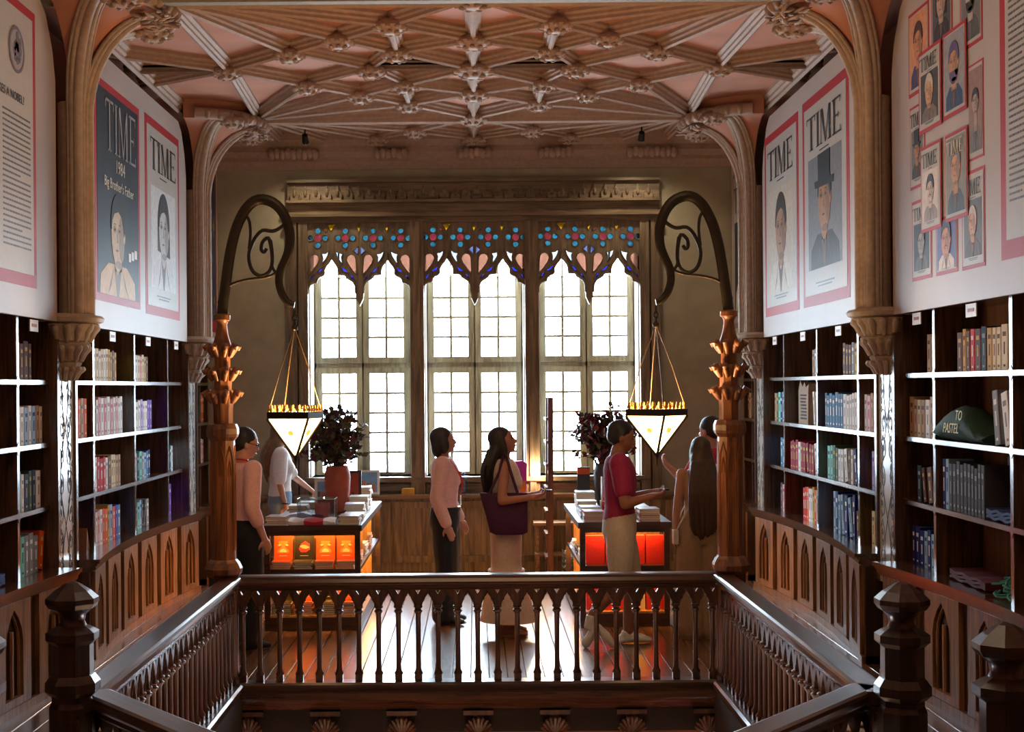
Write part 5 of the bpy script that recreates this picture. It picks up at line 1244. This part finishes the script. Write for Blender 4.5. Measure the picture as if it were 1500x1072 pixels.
# ================================================================== PEOPLE
def remesh(m, name, mat, vox=.011, it=6, fac=.5):
    me = m.mesh(name, mat); o = bpy.data.objects.new('tmp', me); col.objects.link(o)
    r = o.modifiers.new('r', 'REMESH'); r.mode = 'VOXEL'; r.voxel_size = vox
    s = o.modifiers.new('s', 'SMOOTH'); s.iterations = it; s.factor = fac
    dg = bpy.context.evaluated_depsgraph_get(); out = bpy.data.meshes.new_from_object(o.evaluated_get(dg))
    bpy.data.objects.remove(o); bpy.data.meshes.remove(me)
    out.name = name; out.materials.clear(); out.materials.append(mat)
    out.polygons.foreach_set('use_smooth', [True] * len(out.polygons)); return out
def V(*a): return Vector(a)
def chain(m, pts, rad, n=12, k=4):
    """smooth tapered limb with rounded ends"""
    P = smooth_path([V(*p) for p in pts], k); q = len(P); rr = []
    for i in range(q):
        f = i / (q - 1) * (len(rad) - 1); j = min(int(f), len(rad) - 2); rr.append(rad[j] + (rad[j + 1] - rad[j]) * (f - j))
    m.tube(P, rr, n); m.ell(P[0], rr[0], rr[0], rr[0], 10, 8); m.ell(P[-1], rr[-1], rr[-1], rr[-1], 10, 8)
def rings(m, rs, n=18):
    vs = []
    for (cx, cy, cz, rx, ry) in rs:
        for j in range(n):
            a = 2 * PI * j / n; vs.append((cx + rx * math.cos(a), cy + ry * math.sin(a), cz))
    m.add(vs, [(i * n + j, i * n + (j + 1) % n, (i + 1) * n + (j + 1) % n, (i + 1) * n + j) for i in range(len(rs) - 1) for j in range(n)] + [tuple(range(n - 1, -1, -1)), tuple((len(rs) - 1) * n + j for j in range(n))])
def hand(m, wrist, d, side, palm_n, curl=.5):
    """palm and five fingers; d = pointing direction, palm_n = palm normal"""
    d = V(*d).normalized(); pn = V(*palm_n); pn = (pn - d * pn.dot(d)).normalized(); sd = d.cross(pn) * side; w_ = V(*wrist)
    rot = Matrix((d, sd, pn)).transposed()
    m.ell(w_ + d * .045, .05, .04, .018, 12, 8, rot); m.tube([w_ - d * .03, w_ + d * .03], [(.026, .024), (.028, .02)], 10, up=pn)
    for k, (off, L, ex) in enumerate(((.028, .066, .0), (.010, .074, .004), (-.009, .069, .002), (-.027, .054, -.006))):
        p0 = w_ + d * (.075 + ex) + sd * off; a = curl * (1 + .15 * k); p1 = p0 + (d * math.cos(a * .5) + pn * math.sin(a * .5)) * L * .45
        p2 = p1 + (d * math.cos(a * 1.2) + pn * math.sin(a * 1.2)) * L * .33; p3 = p2 + (d * math.cos(a * 1.8) + pn * math.sin(a * 1.8)) * L * .25
        m.tube([p0, p1, p2, p3], [.0105, .0098, .009, .0075], 8); m.ell(p3, .0075, .0075, .0075, 8, 6)
    t0 = w_ + d * .02 + sd * .03; t1 = t0 + (d * .6 + sd * .7 + pn * .3).normalized() * .038; t2 = t1 + (d * .85 + sd * .25 + pn * .45).normalized() * .032
    m.tube([t0, t1, t2], [.0135, .0115, .009], 8); m.ell(t2, .009, .009, .009, 8, 6)
BASE = {'hip': (0, .088, .90), 'kn': (.02, .095, .49), 'an': (-.015, .095, .085), 'sh': (-.005, .172, 1.395), 'el': (-.03, .225, 1.10), 'wr': (.03, .235, .86)}
FDK = plain('eye_dark', (40, 30, 28), .3); LIP = plain('lip', (160, 84, 76), .5)
class Person:
    def __init__(s, label, loc, rz, H, skin, pose, female=False, head=(0, 0), hands={}):
        s.root = thing('person', label, 'person', loc, R(rz)); k = H / 1.70; s.root.scale = (k, k, k)
        s.J = {}
        for n_, p in BASE.items():
            for e, sg_ in (('L', 1), ('R', -1)): s.J[n_ + e] = pose.get(n_ + e, (p[0], p[1] * sg_ * (.93 if female else 1.0), p[2]))
        s.fem = female; s.hy, s.hp = head
        s.skin = plain('skin_%d_%d_%d' % skin, skin, .5, var=.05)
        s.HM = Matrix.Translation(V(0, 0, 1.50)) @ Matrix.Rotation(R(s.hy), 4, 'Z') @ Matrix.Rotation(R(-s.hp), 4, 'Y') @ Matrix.Translation(V(0, 0, -1.50))
        m = M(); s.torso(m, 0); J = s.J
        m.tube([(-.02, 0, 1.40), (-.012, 0, 1.47), s.HM @ V(.0, 0, 1.54)], [.062, .05 if female else .056, .052], 14)
        s.headpart(m)
        for e, sg_ in (('L', 1), ('R', -1)):
            a, b, c = J['sh' + e], J['el' + e], J['wr' + e]; f = .88 if female else 1.0
            m.ell(a, .058 * f, .058 * f, .06 * f); chain(m, [a, b], [.052 * f, .05 * f, .041 * f]); chain(m, [b, c], [.041 * f, .039 * f, .03 * f, .026 * f])
            hd = hands.get(e, {}); hand(m, c, hd.get('d', V(*c) - V(*b)), sg_ * hd.get('flip', 1), hd.get('n', (0, -sg_, 0)), hd.get('curl', .55))
            h_, k_, an = J['hip' + e], J['kn' + e], J['an' + e]
            chain(m, [h_, k_], [.088, .08, .057]); chain(m, [k_, an], [.056, .058, .046, .036]); s.foot(m, an, e, 0)
        s.body = link('body', remesh(m, 'body', s.skin, .0095, 3), s.root)
        # face
        em = M()
        for e in (-1, 1): em.ell(s.HM @ V(.086, e * .032, 1.598), .006, .013, .007, 8, 6); em.tube([s.HM @ V(.092, e * .018, 1.617), s.HM @ V(.094, e * .034, 1.621), s.HM @ V(.084, e * .052, 1.615)], .0042, 5)
        ob('eyes', em, FDK, s.body, smooth=60)
        lm = M().tube([s.HM @ V(.088, -.022, 1.532), s.HM @ V(.100, 0, 1.534), s.HM @ V(.088, .022, 1.532)], [.004, .0075, .004], 6); ob('lips', lm, LIP, s.body, smooth=60)
    def headpart(s, m):
        H_ = lambda *a: s.HM @ V(*a); rot = s.HM.to_3x3()
        m.ell(H_(-.006, 0, 1.615), .098, .076, .088, 16, 12, rot); m.ell(H_(.030, 0, 1.562), .066, .060, .075, 14, 10, rot); m.ell(H_(.062, 0, 1.512), .026, .030, .022, 10, 8, rot)
        m.tube([H_(.088, 0, 1.600), H_(.108, 0, 1.568), H_(.094, 0, 1.557)], [.009, .014, .012], 8); m.ell(H_(.108, 0, 1.565), .012, .013, .010, 8, 6)
        for e in (-1, 1): m.ell(H_(.0, e * .078, 1.578), .016, .011, .028, 8, 8, rot)
        m.ell(H_(.088, 0, 1.535), .012, .022, .010, 8, 6, rot)
    def torso(s, m, g, z0=.84):
        f = s.fem
        rs = [(0, 0, .80, .085, .13), (-.005, 0, .86, .108, .162 if not f else .17), (-.005, 0, .95, .110, .160 if not f else .166), (.0, 0, 1.06, .095, .142 if not f else .126), (.0, 0, 1.14, .100, .145 if not f else .124), (.005, 0, 1.25, .110, .160 if not f else .14), (.0, 0, 1.34, .106, .170 if not f else .15), (-.008, 0, 1.40, .088, .150 if not f else .132), (-.012, 0, 1.445, .062, .085)]
        rs = [r for r in rs if r[2] >= z0 - .03]
        rings(m, [(x, y, z, rx + g, ry + g) for x, y, z, rx, ry in rs])
        if f:
            for e in (-1, 1): m.ell((.075, e * .066, 1.255), .055 + g, .06 + g, .062 + g, 10, 8)
    def foot(s, m, an, e, g):
        a = V(*an); pt = s.J.get('toe' + e); sg_ = 1 if e == 'L' else -1
        toe = V(*pt) if pt else V(a.x + .155, a.y + .015 * sg_, .03); d = (toe - a); heel = V(a.x - .045, a.y, .038) if not pt else a - (V(d.x, d.y, d.z)).normalized() * .03 + V(0, 0, -.04)
        m.tube([heel, a.lerp(toe, .25) + V(0, 0, -.02), a.lerp(toe, .65) + V(0, 0, -.008), toe], [(.030 + g, .03 + g), (.036 + g, .036 + g), (.042 + g, .03 + g), (.032 + g, .018 + g)], 12, up=(0, 1, 0))
        m.ell(toe, .03 + g, .033 + g, .018 + g, 10, 6); m.ell(heel, .03 + g, .03 + g, .034 + g, 10, 6); m.tube([a, a.lerp(heel, .5)], .037 + g, 10)
    def top(s, name, rgb, hem=.92, sleeve=1.0, g=.014, sg=.012, rough=.8, part=None, strap=False):
        m = M(); s.torso(m, g, hem); J = s.J
        if not strap:
            for e in 'LR':
                a, b, c = (V(*J[q + e]) for q in ('sh', 'el', 'wr')); f = .92 if s.fem else 1.0
                m.ell(a, (.062 + sg) * f, (.062 + sg) * f, (.064 + sg) * f)
                u_ = min(1, sleeve * 2); e1 = a.lerp(b, u_); chain(m, [a, e1], [(.058 + sg) * f, (.055 + sg) * f, (.048 + sg) * f])
                if sleeve > .5: chain(m, [b, b.lerp(c, (sleeve - .5) * 2)], [(.048 + sg) * f, (.046 + sg) * f, (.040 + sg) * f])
        o = link(name, remesh(m, name, plain('cloth_%s_%d_%d' % (name, rgb[0], rgb[1]), rgb, rough, var=.08, scale=60, bump=.15), .012, 4), s.root); return o
    def trousers(s, name, rgb, end=1.0, g=.016, flare=0.0):
        m = M(); J = s.J; rings(m, [(0, 0, .80, .10 + g, .145 + g), (-.005, 0, .87, .115 + g, .172 + g), (0, 0, .96, .112 + g, .165 + g), (0, 0, 1.02, .102 + g, .146 + g)])
        for e in 'LR':
            h_, k_, a = (V(*J[q + e]) for q in ('hip', 'kn', 'an')); u_ = min(1, end * 2); chain(m, [h_, h_.lerp(k_, u_)], [.094 + g, .088 + g + flare * .4, .064 + g + flare])
            if end > .5: chain(m, [k_, k_.lerp(a, (end - .5) * 2)], [.064 + g + flare, .062 + g + flare * 1.2, .05 + g + flare * 1.5])
        return link(name, remesh(m, name, plain('cloth_%s_%d_%d' % (name, rgb[0], rgb[1]), rgb, .8, var=.08, scale=50, bump=.15), .012, 4), s.root)
    def shoes(s, rgb, g=.008, sole=None):
        for e in 'LR':
            m = M(); s.foot(m, s.J['an' + e], e, g); sh = link('shoe', remesh(m, 'shoe', plain('shoe_%d_%d' % rgb[:2], rgb, .5, var=.06), .009, 3), s.root)
    def hair(s, rgb, kind, seed=0):
        m = M(); rot = s.HM.to_3x3(); H_ = lambda *a: s.HM @ V(*a)
        m.ell(H_(-.020, 0, 1.634), .100, .085, .086, 16, 12, rot); m.ell(H_(-.045, 0, 1.60), .072, .080, .085, 14, 10, rot)
        if kind == 'short':
            for e in (-1, 1): m.ell(H_(-.02, e * .066, 1.60), .045, .016, .05, 10, 8, rot)
        if kind == 'bob':
            for e in (-1, 1): m.ell(H_(-.005, e * .075, 1.565), .05, .026, .085, 10, 8, rot)
            m.ell(H_(-.06, 0, 1.54), .055, .085, .09, 12, 8, rot); m.ell(H_(.055, .03, 1.655), .04, .05, .03, 10, 8, rot)
        if kind.startswith('long'):
            zl = float(kind[4:]); r_ = random.Random(seed)
            for e in (-1, 1): m.ell(H_(-.015, e * .072, 1.55), .05, .026, .10, 10, 8, rot)
            base = H_(-.055, 0, 1.58); n_ = 9
            rs = []
            for i in range(n_):
                f = i / (n_ - 1); z = base.z - (base.z - zl) * f; bx = base.x + (-.135 - base.x) * min(1, f * 2.2) + (.0 if f < .8 else .01); rs.append((bx, base.y * (1 - f), z, .058 + .018 * math.sin(PI * f) - .03 * f, .088 + .06 * math.sin(PI * min(1, f * 1.2)) - .045 * f))
            rings(m, rs)
            for k in range(12):
                y = -.12 + .022 * k; chain(m, [(rs[1][0] - .045, y * .7, rs[1][2]), (rs[4][0] - .05, y, rs[4][2]), (rs[7][0] - .04, y * .8 + r_.uniform(-.02, .02), rs[7][2]), (rs[8][0] - .01, y * .6, zl - r_.uniform(0, .06))], [.02, .022, .018, .008], 8)
        mt = wood('hair_%d_%d' % rgb[:2], tuple(int(c * .7) for c in rgb), rgb, 'z', .45, scale=14)
        return link('hair', remesh(m, 'hair', mt, .009, 3), s.root)
    def bits(s, name, m, mat, smooth=50): return ob(name, m, mat, s.root, smooth=smooth)

# man in a pale pink shirt
q = Person('man in pale pink shirt and black trousers beside the left lamp post', (-1.80, 10.75, 0), 38, 1.69, (206, 150, 126), {'elR': (-.05, -.235, 1.10), 'wrR': (.05, -.24, .87)}, head=(-22, -14))
q.top('shirt', (238, 184, 178), .93, .72); q.trousers('trousers', (26, 26, 30)); q.shoes((26, 24, 24)); q.hair((34, 30, 30), 'short')
m = M()
for e in (-1, 1):
    m.tube([q.HM @ V(.098 + .004 * math.cos(a), e * .034 + .024 * math.cos(a), 1.596 + .019 * math.sin(a)) for a in [2 * PI * i / 12 for i in range(13)]], .003, 5); m.tube([q.HM @ V(.096, e * .058, 1.600), q.HM @ V(.0, e * .083, 1.602)], .0028, 5)
m.tube([q.HM @ V(.100, -.01, 1.6), q.HM @ V(.100, .01, 1.6)], .003, 5); q.bits('glasses', m, plain('glasses_black', (20, 20, 24), .3))
q.bits('lanyard', M().tube(smooth_path([V(.09, .0, 1.26), V(.085, .06, 1.38), V(-.01, .078, 1.462), V(-.085, 0, 1.47), V(-.01, -.078, 1.462), V(.085, -.06, 1.38), V(.128, 0, 1.24)]), .007, 5), plain('lanyard_red', (200, 40, 48), .6))
# woman in a white blouse
q = Person('woman in white blouse and blue jeans beyond the left table', (-1.99, 14.15, 0), 12, 1.63, (206, 156, 130), {'elR': (-.02, -.21, 1.10), 'wrR': (.04, -.215, .86), 'elL': (.16, .20, 1.14), 'wrL': (.36, .12, .98)}, True, (-10, -6))
q.top('blouse', (240, 238, 238), .98, .42, .018, .03); q.trousers('jeans', (122, 148, 178), 1.0, .014); q.shoes((70, 60, 56)); q.hair((128, 96, 70), 'long1.16', 2)
q.bits('watch', M().tube([V(.036 + .032 * math.cos(a), -.215 + .032 * math.sin(a), .89) for a in [2 * PI * i / 12 for i in range(13)]], .007, 6), plain('watch_dark', (50, 44, 44), .3, .5)); q.bits('belt_bow', M().box(.105, .135, -.03, .03, .86, 1.0), plain('bow_teal', (40, 66, 76), .7))
# woman in a pink shirt with a badge
q = Person('woman in pink shirt and black trousers with badge, before the middle window', (-.27, 11.86, 0), -4, 1.65, (200, 144, 120), {'elR': (-.055, -.205, 1.10), 'wrR': (.04, -.225, .87), 'elL': (.0, .225, 1.10), 'wrL': (.12, .22, .88)}, True, (10, 6))
q.top('shirt', (240, 190, 182), .97, .94, .016, .018); q.trousers('trousers', (28, 28, 34), 1.0, .02, .022); q.shoes((24, 24, 28)); q.hair((46, 38, 36), 'bob')
q.bits('name_badge', M().box(.135, .141, -.035, .035, 1.03, 1.12), plain('badge_white', (236, 236, 232), .4)); q.bits('lanyard', M().tube(smooth_path([V(.138, .012, 1.12), V(.15, .04, 1.25), V(.06, .075, 1.42), V(-.07, 0, 1.475), V(.06, -.075, 1.42), V(.15, -.04, 1.25), V(.138, -.012, 1.12)]), .006, 5), plain('lanyard_red', (200, 40, 48), .6)); q.bits('belt', M().box(.112, .135, -.03, .03, .985, 1.02), plain('belt_gold', (170, 140, 80), .3, .8))
# woman with the purple tote
q = Person('woman in cream top and long skirt with purple tote, looking up', (.235, 11.27, 0), -2, 1.67, (176, 118, 92), {'elR': (-.03, -.27, 1.12), 'wrR': (.23, -.255, 1.15), 'elL': (.0, .20, 1.11), 'wrL': (.20, .09, 1.14)}, True, (-4, 14), {'R': {'d': (.9, .45, .15), 'n': (0, .6, 1), 'curl': .7}, 'L': {'d': (.9, -.25, .15), 'n': (0, -.6, 1), 'curl': .7}})
q.top('tank_top', (226, 206, 186), .95, 0, .012, strap=True); q.hair((42, 32, 30), 'long1.13', 5)
m = M(); rings(m, [(0, 0, 1.04, .112, .146), (-.005, 0, .95, .128, .178), (0, 0, .84, .13, .19), (.0, 0, .60, .125, .17), (.0, 0, .54, .13, .175), (.0, 0, .52, .15, .185), (.0, 0, .35, .18, .20), (.02, 0, .12, .24, .24)], 28)
q.bits('skirt', m, plain('skirt_cream', (214, 184, 162), .85, var=.08, scale=40, bump=.2), 50); q.bits('skirt_frill', M().tube([V(.0 + .142 * math.cos(a), .188 * math.sin(a), .53) for a in [2 * PI * i / 24 for i in range(25)]], .012, 6), plain('skirt_cream', (214, 184, 162), .85))
for e in (-1, 1):
    a = q.J['an' + ('L' if e > 0 else 'R')]; m = M().prism([(a[0] - .08, a[1] - .035), (a[0] + .10, a[1] - .045), (a[0] + .19, a[1]), (a[0] + .10, a[1] + .045), (a[0] - .08, a[1] + .035)], .002, .022, 'xy'); m.tube([(a[0] + .09, a[1] - .045, .02), (a[0] + .085, a[1], .075), (a[0] + .09, a[1] + .045, .02)], .008, 6); q.bits('sandal', m, plain('sandal_tan', (140, 96, 66), .6))
q.bits('phone', M().box(.30, .375, -.17, -.10, 1.19, 1.20), plain('phone_black', (24, 24, 28), .2))
tb = thing('tote_bag', 'large dark purple tote bag hanging from the woman\'s shoulder', 'bag', (.235, 11.27, 0), R(-2)); PUR = plain('purple_canvas', (74, 30, 64), .8, bump=.3, scale=60)
m = M(); rings(m, [(.03, -.215, .83, .11, .03), (.025, -.215, .85, .15, .04), (.01, -.21, .98, .165, .04), (-.01, -.205, 1.12, .185, .035), (-.015, -.205, 1.16, .19, .03)], 20); ob('bag_body', m, PUR, tb, smooth=60)
m = M()
for y in (-.18, -.225): m.tube(smooth_path([V(-.13, y, 1.15), V(-.05, y * .9, 1.32), V(-.005, -.185, 1.475), V(.045, y * .9, 1.32), V(.10, y, 1.15)]), .011, 6)
ob('straps', m, PUR, tb, smooth=60)
# man in a maroon T-shirt walking
q = Person('man in maroon t-shirt and beige shorts walking past the right table', (1.10, 10.75, 0), -3, 1.72, (150, 98, 74), {'elR': (.03, -.245, 1.10), 'wrR': (.23, -.16, 1.15), 'elL': (.05, .22, 1.10), 'wrL': (.24, .10, 1.16), 'knL': (.09, .095, .49), 'anL': (.06, .095, .085), 'knR': (.0, -.095, .50), 'anR': (-.22, -.095, .25), 'toeR': (-.17, -.10, .065)}, False, (-4, -12), {'R': {'d': (.9, .3, .1), 'n': (0, .6, 1), 'curl': .7}, 'L': {'d': (.9, -.3, .1), 'n': (0, -.6, 1), 'curl': .7}})
q.top('t_shirt', (150, 30, 74), .90, .33, .018, .022); q.trousers('shorts', (196, 182, 164), .44, .018, .008); q.shoes((214, 208, 198), .006); q.hair((34, 28, 28), 'short')
q.bits('phone', M().box(.30, .37, -.06, .01, 1.185, 1.196), plain('phone_black', (24, 24, 28), .2))
# woman with very long hair, back turned
q = Person('woman with waist-long brown hair in beige trousers, seen from behind', (1.78, 11.10, 0), 92, 1.58, (186, 134, 106), {'elL': (.02, .20, 1.10), 'wrL': (.06, .215, .88)}, True, (4, 0))
q.top('sleeveless_top', (176, 142, 112), .97, 0, .014, strap=True); q.trousers('wide_trousers', (158, 128, 100), 1.0, .02, .045); q.shoes((190, 180, 170)); q.hair((84, 60, 44), 'long.90', 7)
q.bits('small_bag', M().prism([(-.05, .80), (.05, .80), (.055, .92), (-.055, .92)], .20, .24, 'xz'), plain('bag_cream', (206, 190, 164), .6)); q.bits('bag_strap', M().tube(smooth_path([V(-.04, .22, .91), V(-.1, .10, 1.15), V(-.05, -.12, 1.44), V(.05, -.1, 1.44), V(.1, .10, 1.15), V(.04, .22, .91)]), .006, 5), plain('bag_cream', (206, 190, 164), .6))
# man in a red T-shirt with a dark strap
q = Person('man in bright red t-shirt with black shoulder strap beyond the long-haired woman', (2.02, 12.0, 0), 148, 1.72, (186, 130, 104), {'elL': (.14, .24, 1.16), 'wrL': (.34, .16, 1.30)}, False, (-10, -8), {'L': {'d': (.6, -.3, .7), 'n': (-.5, -.6, .2), 'curl': .8}})
q.top('t_shirt', (200, 36, 40), .90, .33, .018, .022); q.trousers('trousers', (52, 50, 56)); q.shoes((60, 56, 56)); q.hair((36, 30, 30), 'short')
q.bits('shoulder_strap', M().tube(smooth_path([V(-.11, -.12, 1.1), V(-.125, -.12, 1.3), V(-.02, -.12, 1.455), V(.1, -.12, 1.36), V(.13, -.1, 1.1)]), [(.022, .008)] * 13, 8, up=(0, 1, 0)), plain('strap_black', (26, 26, 30), .7))
